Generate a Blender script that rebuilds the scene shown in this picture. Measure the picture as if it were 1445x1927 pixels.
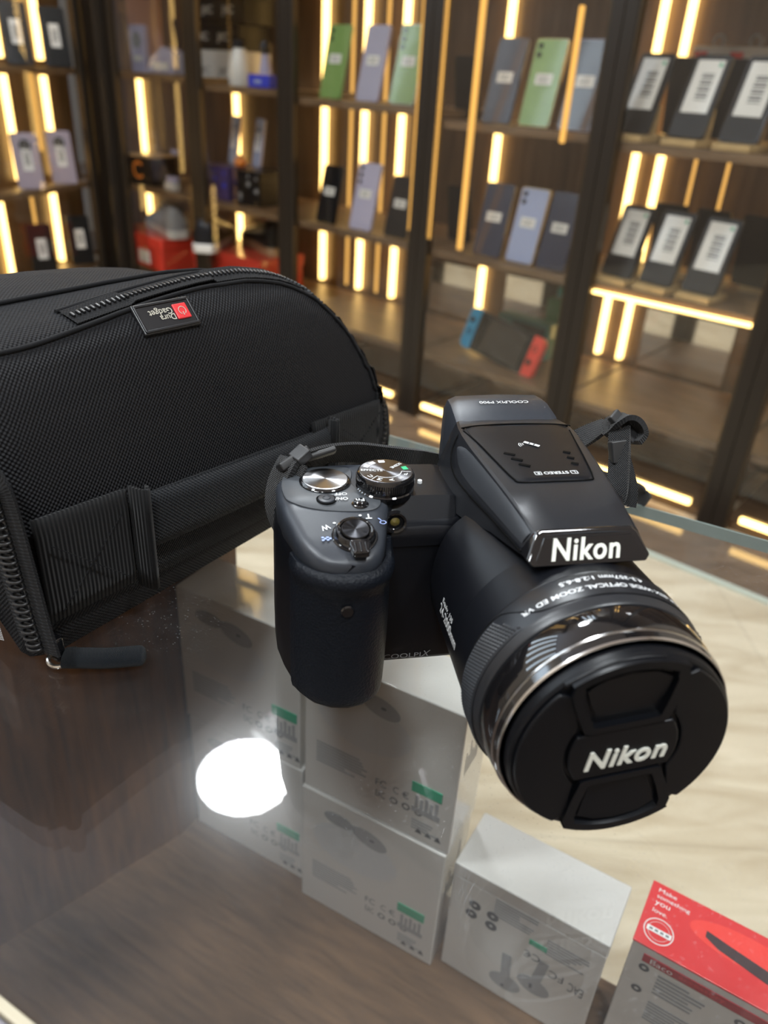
import bpy, bmesh, math, random
from mathutils import Vector, Matrix
from mathutils.bvhtree import BVHTree
random.seed(7)
for o in list(bpy.data.objects): bpy.data.objects.remove(o)
SC = bpy.context.scene
COL = SC.collection
PI = math.pi

# ---------------------------------------------------------------- camera
W, H, FP = 1445, 1927, 1448.0
EYE = Vector((0, 0, 0.221))
RM = Matrix(((0.998032256774136, -0.06270258717409515, 0.0),
             (0.030583688263199082, 0.486798213493935, -0.8729788871165973),
             (0.054738034770573006, 0.8712610888251513, 0.48775799598639824)))
cd = bpy.data.cameras.new('photo_camera'); cam = bpy.data.objects.new('photo_camera', cd); COL.objects.link(cam)
cam.matrix_world = Matrix.Translation(EYE) @ RM.to_4x4()
cd.sensor_fit = 'VERTICAL'; cd.sensor_height = 36.0; cd.lens = FP / H * 36.0
cd.clip_start = 0.01; cd.clip_end = 50
cd.dof.use_dof = True; cd.dof.focus_distance = 0.33; cd.dof.aperture_fstop = 8.4
SC.camera = cam

# ---------------------------------------------------------------- world, exposure
w = bpy.data.worlds.new('world'); SC.world = w; w.use_nodes = True
w.node_tree.nodes['Background'].inputs[0].default_value = (0.80, 0.88, 1.0, 1)
w.node_tree.nodes['Background'].inputs[1].default_value = 0.14
SC.view_settings.view_transform = 'Standard'; SC.view_settings.look = 'None'
SC.view_settings.exposure = 1.25; SC.view_settings.gamma = 1.0
SC.cycles.transparent_max_bounces = 24

LAMP = 54.0        # round ceiling lamps
LED = 3.0          # bright cabinet strips
AMBER_REFL = 0.52        # amber strips imitating LED reflections in the cabinet glass

# ---------------------------------------------------------------- materials
def nt(name):
    m = bpy.data.materials.new(name); m.use_nodes = True
    return m, m.node_tree, m.node_tree.nodes['Principled BSDF']
def mat(name, col, rough=0.5, metal=0.0, coat=0.0, spec=0.5, bump=0.0, bscale=800, kind='noise', emit=None, es=0, sheen=0):
    m, t, b = nt(name)
    b.inputs['Base Color'].default_value = (*col, 1); b.inputs['Roughness'].default_value = rough
    b.inputs['Metallic'].default_value = metal; b.inputs['Coat Weight'].default_value = coat
    b.inputs['Specular IOR Level'].default_value = spec; b.inputs['Coat Roughness'].default_value = 0.05
    if sheen: b.inputs['Sheen Weight'].default_value = sheen
    if emit: b.inputs['Emission Color'].default_value = (*emit, 1); b.inputs['Emission Strength'].default_value = es
    if bump:
        tc = t.nodes.new('ShaderNodeTexCoord')
        n = t.nodes.new('ShaderNodeTexNoise' if kind == 'noise' else 'ShaderNodeTexVoronoi')
        n.inputs['Scale'].default_value = bscale
        t.links.new(tc.outputs['Object'], n.inputs['Vector'])
        bp = t.nodes.new('ShaderNodeBump'); bp.inputs['Strength'].default_value = bump; bp.inputs['Distance'].default_value = 0.0004
        t.links.new(n.outputs[0], bp.inputs['Height']); t.links.new(bp.outputs[0], b.inputs['Normal'])
    return m
def emis(name, col, s):
    m = bpy.data.materials.new(name); m.use_nodes = True; t = m.node_tree; t.nodes.clear()
    e = t.nodes.new('ShaderNodeEmission'); e.inputs[0].default_value = (*col, 1); e.inputs[1].default_value = s
    o = t.nodes.new('ShaderNodeOutputMaterial'); t.links.new(e.outputs[0], o.inputs[0]); return m
def wood(name, c1, c2, scale=6, rough=0.45, axis=(1, 12, 12), coat=0.0, rotz=0.0, spec=0.5):
    m, t, b = nt(name)
    tc = t.nodes.new('ShaderNodeTexCoord'); mp = t.nodes.new('ShaderNodeMapping')
    mp.inputs['Scale'].default_value = axis; mp.inputs['Rotation'].default_value = (0, 0, rotz)
    n = t.nodes.new('ShaderNodeTexNoise'); n.inputs['Scale'].default_value = scale; n.inputs['Detail'].default_value = 6
    n.inputs['Roughness'].default_value = 0.6; n.inputs['Distortion'].default_value = 0.35
    r = t.nodes.new('ShaderNodeValToRGB')
    r.color_ramp.elements[0].color = (*c1, 1); r.color_ramp.elements[1].color = (*c2, 1)
    r.color_ramp.elements[0].position = 0.32; r.color_ramp.elements[1].position = 0.68
    t.links.new(tc.outputs['Object'], mp.inputs[0]); t.links.new(mp.outputs[0], n.inputs[0]); t.links.new(n.outputs[0], r.inputs[0])
    t.links.new(r.outputs[0], b.inputs['Base Color'])
    b.inputs['Roughness'].default_value = rough; b.inputs['Coat Weight'].default_value = coat; b.inputs['Specular IOR Level'].default_value = spec
    return m
def marble(name):
    m, t, b = nt(name)
    tc = t.nodes.new('ShaderNodeTexCoord'); mp = t.nodes.new('ShaderNodeMapping')
    mp.inputs['Rotation'].default_value = (0, 0, 0.35); mp.inputs['Scale'].default_value = (1.2, 5.0, 1)
    n = t.nodes.new('ShaderNodeTexNoise'); n.inputs['Scale'].default_value = 5.0; n.inputs['Detail'].default_value = 5; n.inputs['Distortion'].default_value = 0.6
    r = t.nodes.new('ShaderNodeValToRGB')
    e = r.color_ramp.elements; e[0].position = 0.3; e[0].color = (0.46, 0.37, 0.25, 1); e[1].position = 0.7; e[1].color = (0.66, 0.57, 0.43, 1)
    t.links.new(tc.outputs['Object'], mp.inputs[0]); t.links.new(mp.outputs[0], n.inputs[0]); t.links.new(n.outputs[0], r.inputs[0])
    br = t.nodes.new('ShaderNodeTexBrick'); br.offset = 0.0
    br.inputs['Scale'].default_value = 1.0; br.inputs['Brick Width'].default_value = 0.6; br.inputs['Row Height'].default_value = 0.6
    br.inputs['Mortar Size'].default_value = 0.002; br.inputs['Mortar'].default_value = (0.86, 0.86, 0.86, 1)
    br.inputs['Color1'].default_value = (1, 1, 1, 1); br.inputs['Color2'].default_value = (0.93, 0.93, 0.93, 1)
    mx = t.nodes.new('ShaderNodeMix'); mx.data_type = 'RGBA'; mx.blend_type = 'MULTIPLY'; mx.inputs[0].default_value = 1
    t.links.new(tc.outputs['Object'], br.inputs[0]); t.links.new(r.outputs[0], mx.inputs[6]); t.links.new(br.outputs[0], mx.inputs[7])
    t.links.new(mx.outputs[2], b.inputs['Base Color']); b.inputs['Roughness'].default_value = 0.22
    return m
def pane(name, tint=(0.95, 0.98, 0.965), haze=0.0, dust=0.0, k=1.0):
    """clear glass sheet: see-through plus a mirror layer that grows at grazing angles"""
    m = bpy.data.materials.new(name); m.use_nodes = True; t = m.node_tree; t.nodes.clear(); L = t.links.new; N = t.nodes.new
    g = N('ShaderNodeNewGeometry'); dt = N('ShaderNodeVectorMath'); dt.operation = 'DOT_PRODUCT'
    L(g.outputs['Incoming'], dt.inputs[0]); L(g.outputs['Normal'], dt.inputs[1])
    def mth(op, a, b=None):
        n = N('ShaderNodeMath'); n.operation = op
        if isinstance(a, (int, float)): n.inputs[0].default_value = a
        else: L(a, n.inputs[0])
        if b is not None:
            if isinstance(b, (int, float)): n.inputs[1].default_value = b
            else: L(b, n.inputs[1])
        return n.outputs[0]
    c = mth('ABSOLUTE', dt.outputs['Value']); p = mth('POWER', mth('SUBTRACT', 1.0, c), 5.0)
    f = mth('MULTIPLY', mth('ADD', mth('MULTIPLY', p, 0.95), 0.043), k)
    tr = N('ShaderNodeBsdfTransparent'); tr.inputs[0].default_value = (*tint, 1)
    gl = N('ShaderNodeBsdfAnisotropic' if False else 'ShaderNodeBsdfGlossy'); gl.inputs['Roughness'].default_value = 0.0
    mx = N('ShaderNodeMixShader'); L(f, mx.inputs[0]); L(tr.outputs[0], mx.inputs[1]); L(gl.outputs[0], mx.inputs[2])
    out = mx.outputs[0]
    if haze:
        gh = N('ShaderNodeBsdfGlossy'); gh.inputs['Roughness'].default_value = 0.16
        m2 = N('ShaderNodeMixShader'); m2.inputs[0].default_value = haze; L(out, m2.inputs[1]); L(gh.outputs[0], m2.inputs[2]); out = m2.outputs[0]
    if dust:
        tc = N('ShaderNodeTexCoord'); v = N('ShaderNodeTexVoronoi'); v.inputs['Scale'].default_value = 420
        n1 = N('ShaderNodeTexNoise'); n1.inputs['Scale'].default_value = 9; n1.inputs['Detail'].default_value = 4
        n2 = N('ShaderNodeTexNoise'); n2.inputs['Scale'].default_value = 160; n2.inputs['Detail'].default_value = 3
        L(tc.outputs['Object'], v.inputs[0]); L(tc.outputs['Object'], n1.inputs[0]); L(tc.outputs['Object'], n2.inputs[0])
        sp = mth('LESS_THAN', v.outputs['Distance'], 0.13)
        cl = mth('MAXIMUM', mth('MULTIPLY', mth('SUBTRACT', n1.outputs[0], 0.42), 2.2), 0.0)
        n2p = mth('MAXIMUM', mth('SUBTRACT', n2.outputs[0], 0.40), 0.0)
        msk = mth('ADD', mth('MULTIPLY', mth('MULTIPLY', sp, cl), 0.22), mth('ADD', mth('MULTIPLY', mth('MULTIPLY', n2p, cl), dust * 3), dust * 0.55))
        df = N('ShaderNodeBsdfDiffuse'); df.inputs[0].default_value = (0.8, 0.8, 0.82, 1)
        m3 = N('ShaderNodeMixShader'); L(msk, m3.inputs[0]); L(out, m3.inputs[1]); L(df.outputs[0], m3.inputs[2]); out = m3.outputs[0]
    o = N('ShaderNodeOutputMaterial'); L(out, o.inputs[0]); return m
def brushed(name, col, rough=0.26):
    m, t, b = nt(name)
    b.inputs['Base Color'].default_value = (*col, 1); b.inputs['Metallic'].default_value = 1; b.inputs['Roughness'].default_value = rough
    b.inputs['Anisotropic'].default_value = 0.92
    tg = t.nodes.new('ShaderNodeTangent'); tg.direction_type = 'RADIAL'; tg.axis = 'Z'
    t.links.new(tg.outputs[0], b.inputs['Tangent']); return m
def weave(name, col, pitch=0.0016, strength=0.9, rough=0.75, dirs=(1, 1), dist=0.0006, sheen=0.15):
    """woven cloth from the UV map (metres)"""
    m, t, b = nt(name); L = t.links.new; N = t.nodes.new
    tc = N('ShaderNodeTexCoord'); sx = N('ShaderNodeSeparateXYZ'); L(tc.outputs['UV'], sx.inputs[0])
    def mth(op, a, c=None):
        n = N('ShaderNodeMath'); n.operation = op
        for i, x in enumerate((a, c)):
            if x is None: continue
            if isinstance(x, (int, float)): n.inputs[i].default_value = x
            else: L(x, n.inputs[i])
        return n.outputs[0]
    k = 2 * PI / pitch
    su = mth('SINE', mth('MULTIPLY', sx.outputs[0], k * dirs[0])); sv = mth('SINE', mth('MULTIPLY', sx.outputs[1], k * dirs[1]))
    h = mth('MULTIPLY', su, sv) if dirs[0] and dirs[1] else (su if dirs[0] else sv)
    nz = N('ShaderNodeTexNoise'); nz.inputs['Scale'].default_value = 60; L(tc.outputs['UV'], nz.inputs[0])
    h2 = mth('ADD', h, mth('MULTIPLY', nz.outputs[0], 0.8))
    bp = N('ShaderNodeBump'); bp.inputs['Strength'].default_value = strength; bp.inputs['Distance'].default_value = dist
    L(h2, bp.inputs['Height']); L(bp.outputs[0], b.inputs['Normal'])
    b.inputs['Base Color'].default_value = (*col, 1); b.inputs['Roughness'].default_value = rough; b.inputs['Sheen Weight'].default_value = sheen
    b.inputs['Specular IOR Level'].default_value = 0.18
    return m

M = dict(
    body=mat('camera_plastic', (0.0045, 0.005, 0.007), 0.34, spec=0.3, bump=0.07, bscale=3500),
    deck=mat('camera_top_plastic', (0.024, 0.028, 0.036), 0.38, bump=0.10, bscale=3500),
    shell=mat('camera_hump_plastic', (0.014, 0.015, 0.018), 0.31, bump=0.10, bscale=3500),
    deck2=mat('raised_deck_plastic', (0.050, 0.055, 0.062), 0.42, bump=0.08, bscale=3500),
    facet=mat('facet_plastic', (0.034, 0.037, 0.043), 0.36, bump=0.08, bscale=3500),
    rubber=mat('grip_rubber', (0.004, 0.0055, 0.009), 0.50, spec=0.18, bump=0.45, bscale=900, kind='vor'),
    knurl=mat('knurled_rubber', (0.014, 0.016, 0.02), 0.45),
    gloss=mat('gloss_black', (0.006, 0.006, 0.007), 0.04, coat=1.0),
    barrel=mat('barrel_gloss', (0.006, 0.0055, 0.006), 0.06, coat=1.0, spec=0.5),
    seam=mat('seam_black', (0.001, 0.001, 0.001), 0.7, spec=0.08),
    silver=mat('silver_ring', (0.78, 0.77, 0.76), 0.16, metal=1.0),
    cap=mat('lens_cap_plastic', (0.0028, 0.0033, 0.0048), 0.34, spec=0.3, bump=0.08, bscale=2500),
    white=mat('white_print', (0.75, 0.77, 0.78), 0.5),
    logo=mat('logo_cream', (0.72, 0.73, 0.66), 0.35),
    blue=mat('blue_print', (0.35, 0.45, 0.85), 0.5),
    green=mat('green_print', (0.02, 0.42, 0.18), 0.5),
    greyprint=mat('grey_print', (0.22, 0.22, 0.23), 0.5),
    dial=brushed('brushed_dial', (0.42, 0.42, 0.43), 0.30),
    dialblack=brushed('brushed_black_button', (0.045, 0.045, 0.05), 0.30),
    dialdark=brushed('brushed_dark_dial', (0.16, 0.16, 0.17), 0.28),
    amberlens=mat('amber_lens', (0.15, 0.12, 0.03), 0.1, coat=1),
    strap=weave('strap_webbing', (0.010, 0.010, 0.011), 0.0011, 0.8, 0.7),
    buckle=mat('buckle_plastic', (0.022, 0.022, 0.023), 0.45),
    bag=weave('bag_nylon', (0.010, 0.010, 0.0115), 0.0021, 0.7, 0.66, dist=0.0006, sheen=0.0),
    webbing=weave('bag_webbing', (0.006, 0.006, 0.0065), 0.0019, 0.8, 0.75, dirs=(1, 0), dist=0.0007, sheen=0.05),
    pad=weave('handle_pad', (0.006, 0.007, 0.009), 0.0018, 0.8, 0.7, sheen=0.05),
    tape=weave('zip_tape', (0.005, 0.005, 0.006), 0.0016, 0.5, 0.8, sheen=0.05),
    teeth=mat('zip_teeth_plastic', (0.012, 0.012, 0.013), 0.32),
    metal=mat('nickel', (0.72, 0.69, 0.64), 0.22, metal=1.0),
    patch=mat('patch_rubber', (0.012, 0.012, 0.014), 0.32),
    red=mat('patch_red', (0.62, 0.03, 0.035), 0.4),
    patchtext=mat('patch_text', (0.45, 0.43, 0.36), 0.5),
    mesh=mat('mesh_white', (0.55, 0.55, 0.55), 0.7),
)
M['counter_glass'] = pane('counter_glass', (0.972, 0.980, 0.972), haze=0.0045, dust=0.014)
M['door_glass'] = pane('door_glass', (0.94, 0.94, 0.93), k=1.0)
M['glass_edge'] = mat('glass_edge_green', (0.20, 0.24, 0.22), 0.2)
M['board'] = wood('case_board', (0.070, 0.035, 0.015), (0.155, 0.083, 0.040), 9, 0.45, (2.0, 16, 16), rotz=-2.6)
M['panelw'] = wood('case_panel', (0.055, 0.018, 0.004), (0.135, 0.052, 0.014), 9, 0.42, (14, 14, 1.4))
M['cabwood'] = wood('cabinet_wood', (0.070, 0.042, 0.022), (0.16, 0.10, 0.055), 5, 0.35, (9, 9, 0.8))
M['shelfwood'] = wood('shelf_wood', (0.105, 0.062, 0.032), (0.20, 0.125, 0.07), 6, 0.40, (1.2, 10, 10))
M['bronze'] = mat('dark_bronze', (0.020, 0.015, 0.011), 0.35, metal=0.3)
M['bronze2'] = mat('dark_bronze_bevel', (0.06, 0.045, 0.03), 0.3, metal=0.6)
M['led'] = emis('led_warm', (1, 0.62, 0.20), LED)
M['amber_refl'] = emis('amber_reflection', (1, 0.52, 0.12), AMBER_REFL)
M['cool'] = emis('added_tube_cool', (0.72, 0.86, 1.0), 3.0)  # glow of the added tubes and strips out of view
M['lamp'] = emis('lamp_white', (0.90, 0.96, 1.0), LAMP)
M['creamp'] = mat('mirror_panel', (0.80, 0.77, 0.70), 0.05, metal=1.0)
M['floor'] = marble('cream_marble')
M['floorwood'] = wood('floor_wood', (0.10, 0.065, 0.04), (0.18, 0.12, 0.075), 5, 0.12, (1, 8, 8), coat=0.5)
M['wall'] = mat('wall_paint', (0.42, 0.36, 0.30), 0.7)
M['ceil'] = mat('ceiling_paint', (0.74, 0.71, 0.76), 0.8)
M['boxwhite'] = mat('box_white', (0.64, 0.62, 0.60), 0.32, coat=1.0)
M['boxshade'] = mat('box_print_grey', (0.33, 0.33, 0.34), 0.5)
M['boxlight'] = mat('box_print_pale', (0.56, 0.56, 0.57), 0.5)
M['boxtext'] = mat('box_print_dark', (0.12, 0.12, 0.13), 0.5)
M['boxgreen'] = mat('box_sticker_green', (0.03, 0.36, 0.20), 0.5)
M['redbox'] = mat('box_red', (0.72, 0.045, 0.05), 0.3, coat=0.4)
M['reddark'] = mat('box_red_dark', (0.42, 0.03, 0.04), 0.4)
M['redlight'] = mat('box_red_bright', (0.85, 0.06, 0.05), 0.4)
M['pwhite'] = mat('pure_white', (0.85, 0.85, 0.85), 0.4)
M['amber_wood'] = wood('stand_wood', (0.42, 0.28, 0.12), (0.60, 0.42, 0.20), 8, 0.5, (2, 14, 14))
PH = {}
def phm(n, c, r=0.16, mt=0.0): PH[n] = mat('phone_' + n, c, r, metal=mt, coat=0.6); return PH[n]
phm('green', (0.20, 0.32, 0.10)); phm('lavender', (0.42, 0.40, 0.54)); phm('paleblue', (0.33, 0.38, 0.56)); phm('slate', (0.055, 0.065, 0.095))
phm('black', (0.014, 0.015, 0.02)); phm('navy', (0.02, 0.028, 0.06)); phm('silver', (0.38, 0.37, 0.48), 0.10); phm('purple', (0.42, 0.36, 0.46), 0.35)
phm('lens', (0.01, 0.01, 0.012), 0.05); PH['black'] = mat('phone_matt_black', (0.006, 0.006, 0.008), 0.3, spec=0.3)
phm('label', (0.72, 0.70, 0.66), 0.6); phm('ink', (0.16, 0.16, 0.16), 0.6); phm('gold', (0.6, 0.45, 0.2), 0.3, 0.8)
phm('teal', (0.02, 0.15, 0.13), 0.5); phm('orange', (0.75, 0.22, 0.03), 0.5); phm('cblue', (0.02, 0.30, 0.55), 0.4); phm('cred', (0.80, 0.05, 0.03), 0.4)
phm('tan', (0.45, 0.30, 0.16), 0.5); phm('royal', (0.03, 0.05, 0.55), 0.5); phm('shoered', (0.62, 0.04, 0.02), 0.5); phm('grey', (0.25, 0.25, 0.26), 0.6)
phm('maroon', (0.16, 0.02, 0.02), 0.5); phm('offwhite', (0.62, 0.60, 0.56), 0.5); phm('pink', (0.45, 0.28, 0.25), 0.5); phm('darkpurple', (0.06, 0.04, 0.14), 0.4)

# ---------------------------------------------------------------- mesh helpers
class MB:
    def __init__(s): s.v = []; s.f = []; s.uv = None
    def add(s, vs, fs):
        o = len(s.v); s.v += [tuple(x) for x in vs]; s.f += [tuple(i + o for i in f) for f in fs]; return s
    def box(s, a, b):
        x0, y0, z0 = a; x1, y1, z1 = b
        return s.add([(x0,y0,z0),(x1,y0,z0),(x1,y1,z0),(x0,y1,z0),(x0,y0,z1),(x1,y0,z1),(x1,y1,z1),(x0,y1,z1)],
                     [(0,3,2,1),(4,5,6,7),(0,1,5,4),(1,2,6,5),(2,3,7,6),(3,0,4,7)])
    def obox(s, c, ax, ay, az, hx, hy, hz):
        c = Vector(c); ax, ay, az = Vector(ax).normalized(), Vector(ay).normalized(), Vector(az).normalized(); vs = []
        for k in (-1, 1):
            for i, j in ((-1,-1),(1,-1),(1,1),(-1,1)): vs.append(c + ax*hx*i + ay*hy*j + az*hz*k)
        return s.add(vs, [(0,3,2,1),(4,5,6,7),(0,1,5,4),(1,2,6,5),(2,3,7,6),(3,0,4,7)])
    def prism(s, poly, z0, z1):          # poly ccw in xy
        n = len(poly)
        return s.add([(x, y, z0) for x, y in poly] + [(x, y, z1) for x, y in poly],
                     [tuple(range(n - 1, -1, -1)), tuple(range(n, 2 * n))] + [(i, (i+1) % n, (i+1) % n + n, i + n) for i in range(n)])
    def loft(s, secs, closed=True, caps=True):
        n = len(secs[0]); vs = [p for q in secs for p in q]; fs = []
        for i in range(len(secs) - 1):
            for j in range(n if closed else n - 1):
                k = (j + 1) % n; fs.append((i*n + j, i*n + k, (i+1)*n + k, (i+1)*n + j))
        if caps and closed: fs += [tuple(range(n - 1, -1, -1)), tuple(range((len(secs)-1)*n, len(secs)*n))]
        return s.add(vs, fs)
    def lathe(s, prof, c=(0,0,0), axis='y', n=128, a0=0, a1=2*PI):   # prof: (t along axis, r)
        full = abs(a1 - a0 - 2*PI) < 1e-6; m = n if full else n + 1; vs = []
        for t, r in prof:
            for i in range(m):
                a = a0 + (a1 - a0) * i / n; ca, sa = math.cos(a) * r, math.sin(a) * r
                vs.append((c[0]+ca, c[1]+t, c[2]+sa) if axis == 'y' else (c[0]+ca, c[1]+sa, c[2]+t) if axis == 'z' else (c[0]+t, c[1]+ca, c[2]+sa))
        fs = []
        for k in range(len(prof) - 1):
            for i in range(n):
                j = (i + 1) % m; fs.append((k*m + i, k*m + j, (k+1)*m + j, (k+1)*m + i))
        return s.add(vs, fs)
    def tube(s, pts, r, n=8, cap=True):
        P = [Vector(p) for p in pts]; secs = []; up = Vector((0.13, 0.2, 1)).normalized()
        for i, p in enumerate(P):
            t = (P[min(i+1, len(P)-1)] - P[max(i-1, 0)]).normalized(); a = t.cross(up).normalized(); b = a.cross(t)
            rr = r[i] if isinstance(r, (list, tuple)) else r
            secs.append([p + a*math.cos(2*PI*k/n)*rr + b*math.sin(2*PI*k/n)*rr for k in range(n)])
        return s.loft(secs, caps=cap)
    def ribbon(s, pts, wids, hw, ht):
        P = [Vector(p) for p in pts]; secs = []
        for i, p in enumerate(P):
            t = (P[min(i+1, len(P)-1)] - P[max(i-1, 0)]).normalized(); wv = Vector(wids[i]); wv = (wv - t*wv.dot(t)).normalized(); nn = t.cross(wv)
            secs.append([p + wv*hw + nn*ht, p - wv*hw + nn*ht, p - wv*hw - nn*ht, p + wv*hw - nn*ht])
        return s.loft(secs)
    def build(s, name, m, parent=None, smooth=False, bevel=0, seg=2, sub=0, angle=35, recalc=True):
        me = bpy.data.meshes.new(name); me.from_pydata(s.v, [], s.f); me.update()
        if recalc or bevel:
            bm = bmesh.new(); bm.from_mesh(me); bmesh.ops.recalc_face_normals(bm, faces=bm.faces)
            bm.to_mesh(me); bm.free()
        if s.uv:
            u = me.uv_layers.new(name='UVMap')
            for lp in me.loops: u.data[lp.index].uv = s.uv[lp.vertex_index]
        me.materials.append(m); o = bpy.data.objects.new(name, me); COL.objects.link(o)
        if parent: o.parent = parent
        if smooth:
            for p in me.polygons: p.use_smooth = True
            md = o.modifiers.new('es', 'EDGE_SPLIT'); md.split_angle = math.radians(angle)
        if sub:
            md = o.modifiers.new('sub', 'SUBSURF'); md.levels = sub; md.render_levels = sub
        if bevel:
            md = o.modifiers.new('bev', 'BEVEL'); md.width = bevel; md.segments = seg; md.limit_method = 'ANGLE'; md.angle_limit = math.radians(40)
            for p in me.polygons: p.use_smooth = True
            md.harden_normals = False
            md = o.modifiers.new('wn', 'WEIGHTED_NORMAL')
        return o
def mm(pts): return [tuple(c * 0.001 for c in p) for p in pts]
def empty(name, label, cat, loc=(0,0,0), rotz=0, group=None, parent=None):
    o = bpy.data.objects.new(name, None); o.empty_display_size = 0.02; COL.objects.link(o); o.location = loc; o.rotation_euler = (0, 0, rotz)
    if label: o['label'] = label
    if cat: o['category'] = cat
    if group: o['group'] = group
    if parent: o.parent = parent
    return o
def tag(o, label, cat=None, group=None):
    o['label'] = label
    if cat: o['category'] = cat
    if group: o['group'] = group
    return o
def struct(o): o['kind'] = 'structure'; return o
def catmull(pts, k=8):
    P = [Vector(p) for p in pts]; out = []
    for i in range(len(P) - 1):
        p0, p1, p2, p3 = P[max(i-1, 0)], P[i], P[i+1], P[min(i+2, len(P)-1)]
        for j in range(k):
            t = j / k; out.append(0.5*((2*p1) + (p2-p0)*t + (2*p0-5*p1+4*p2-p3)*t*t + (3*p1-p0-3*p2+p3)*t**3))
    out.append(P[-1]); return out
_tc = {}
def glyphs(body, shear=0, offset=0, extrude=0, spacing=1.0):
    k = (body, shear, offset, extrude, spacing)
    if k in _tc: return _tc[k]
    c = bpy.data.curves.new('t', 'FONT'); c.body = body; c.size = 1; c.shear = shear; c.offset = offset; c.extrude = extrude; c.space_character = spacing; c.resolution_u = 4
    o = bpy.data.objects.new('t', c); COL.objects.link(o); dg = bpy.context.evaluated_depsgraph_get()
    me = bpy.data.meshes.new_from_object(o.evaluated_get(dg)); vs = [Vector(v.co) for v in me.vertices]; fs = [tuple(p.vertices) for p in me.polygons]
    bpy.data.objects.remove(o); bpy.data.meshes.remove(me)
    xs = [v.x for v in vs]; ys = [v.y for v in vs]; _tc[k] = (vs, fs, min(xs), max(xs), min(ys), max(ys)); return _tc[k]
def lettering(mb, body, width, height, fn, **kw):
    """adds text; fn(x, y, h) maps centred text metres to space"""
    vs, fs, x0, x1, y0, y1 = glyphs(body, **kw)
    if height is None: height = width * (y1 - y0) / (x1 - x0)
    if width is None: width = height * (x1 - x0) / (y1 - y0)
    sx = width / (x1 - x0); sy = height / (y1 - y0)
    mb.add([fn((v.x - (x0+x1)/2)*sx, (v.y - (y0+y1)/2)*sy, v.z) for v in vs], fs)
def plane_fn(o, ex, ey, lift=0.0002, hs=0.0):
    o = Vector(o); ex = Vector(ex).normalized(); ey = Vector(ey); ey = (ey - ex*ey.dot(ex)).normalized(); n = ex.cross(ey)
    return lambda x, y, h: o + ex*x + ey*y + n*(lift + h*hs)
def ray(p):
    v = RM @ Vector((p[0]-W/2, -(p[1]-H/2), -FP)); return v.normalized()
def onz(p, z):
    r = ray(p); return EYE + r*((z-EYE.z)/r.z)
def onpl(p, P0, n):
    r = ray(p); n = Vector(n); return EYE + r*((Vector(P0)-EYE).dot(n)/r.dot(n))

# ================================================================ ROOM
FZ = -0.53; CZ = 2.20
A_ = -39.36 * PI / 180; U = Vector((0.7733, -0.634, 0)); NI = Vector((0.634, 0.7733, 0))      # along the cabinet wall / into it
F0 = Vector((0.339, 1.62, 0))
def wl(x, y, z): return F0 + U*x + NI*y + Vector((0, 0, z))
mb = MB().box((-3.2, -2.6, FZ-0.05), (3.2, 4.2, FZ)); struct(mb.build('floor', M['floor']))
mb = MB().box((-3.2, -2.6, CZ), (3.2, 4.2, CZ+0.05)); struct(mb.build('ceiling', M['ceil']))
def wallseg(name, p0, p1, th=0.08, z0=FZ, z1=CZ, m='wall'):
    p0 = Vector((*p0, 0)); p1 = Vector((*p1, 0)); d = (p1-p0).normalized(); n = Vector((-d.y, d.x, 0)); mb = MB()
    mb.obox((p0+p1)/2 + n*th/2 + Vector((0,0,(z0+z1)/2)), d, n, (0,0,1), (p1-p0).length/2, th/2, (z1-z0)/2)
    return struct(mb.build(name, M[m]))
pw = wl(2.6, 0.42, 0); pw2 = wl(-2.6, 0.42, 0)
wallseg('wall_back', (pw2.x, pw2.y), (pw.x, pw.y), -0.0 + 0.08) if False else wallseg('wall_back', (pw.x, pw.y), (pw2.x, pw2.y), -0.08)
wallseg('wall_left', (-2.3, -2.5), (-1.55, 2.95), 0.08)
wallseg('wall_front', (2.9, -2.4), (-2.6, -2.4), -0.08)
wallseg('wall_right', (2.9, 1.2), (2.9, -2.4), 0.08)
# glossy wooden strip of floor before the cabinets
mb = MB(); mb.obox(wl(0, -0.09, FZ+0.002), U, NI, (0,0,1), 2.0, 0.09, 0.002); struct(mb.build('trim_1', M['floorwood']))
mb = MB(); mb.obox(wl(0, -0.186, FZ+0.002), U, NI, (0,0,1), 2.0, 0.006, 0.003); struct(mb.build('trim_2', mat('trim_pale', (0.5, 0.55, 0.48), 0.3)))

# ceiling lamps
def lamp(x, y, d, label, grp='round white ceiling lamps'):
    t = empty('ceiling_lamp', label, 'lamp', (x, y, CZ), group=grp)
    MB().lathe([(-0.001, 0), (-0.012, 0), (-0.012, d/2)], axis='z', n=48).build('diffuser', M['lamp'], t, recalc=False)
    MB().lathe([(-0.0005, d/2), (-0.016, d/2), (-0.016, d/2+0.012), (-0.0005, d/2+0.012)], axis='z', n=48).build('rim', M['pwhite'], t, smooth=True)
    return t
r = ray((462, 1458)); gp = onz((462, 1458), 0); k = (CZ-0.012)/(-r.z)
lamp(gp.x + r.x*k, gp.y + r.y*k, 0.365, 'round white ceiling lamp whose glare shows in the counter glass beside the camera')
r = ray((850, 1275)); gp = onz((850, 1275), -0.095); k = (CZ+0.083)/(-r.z)
lamp(gp.x + r.x*k, gp.y + r.y*k, 0.365, 'round white ceiling lamp over the aisle in front of the cabinets')
lamp(-1.2, 0.1, 0.365, 'round white ceiling lamp above and left of the counter')
lamp(0.95, -0.1, 0.365, 'round white ceiling lamp above and right of the counter')
lamp(-0.25, -1.0, 0.365, 'added round white ceiling lamp behind the photographer')  # added unseen lamp, brightens the box fronts
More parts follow.
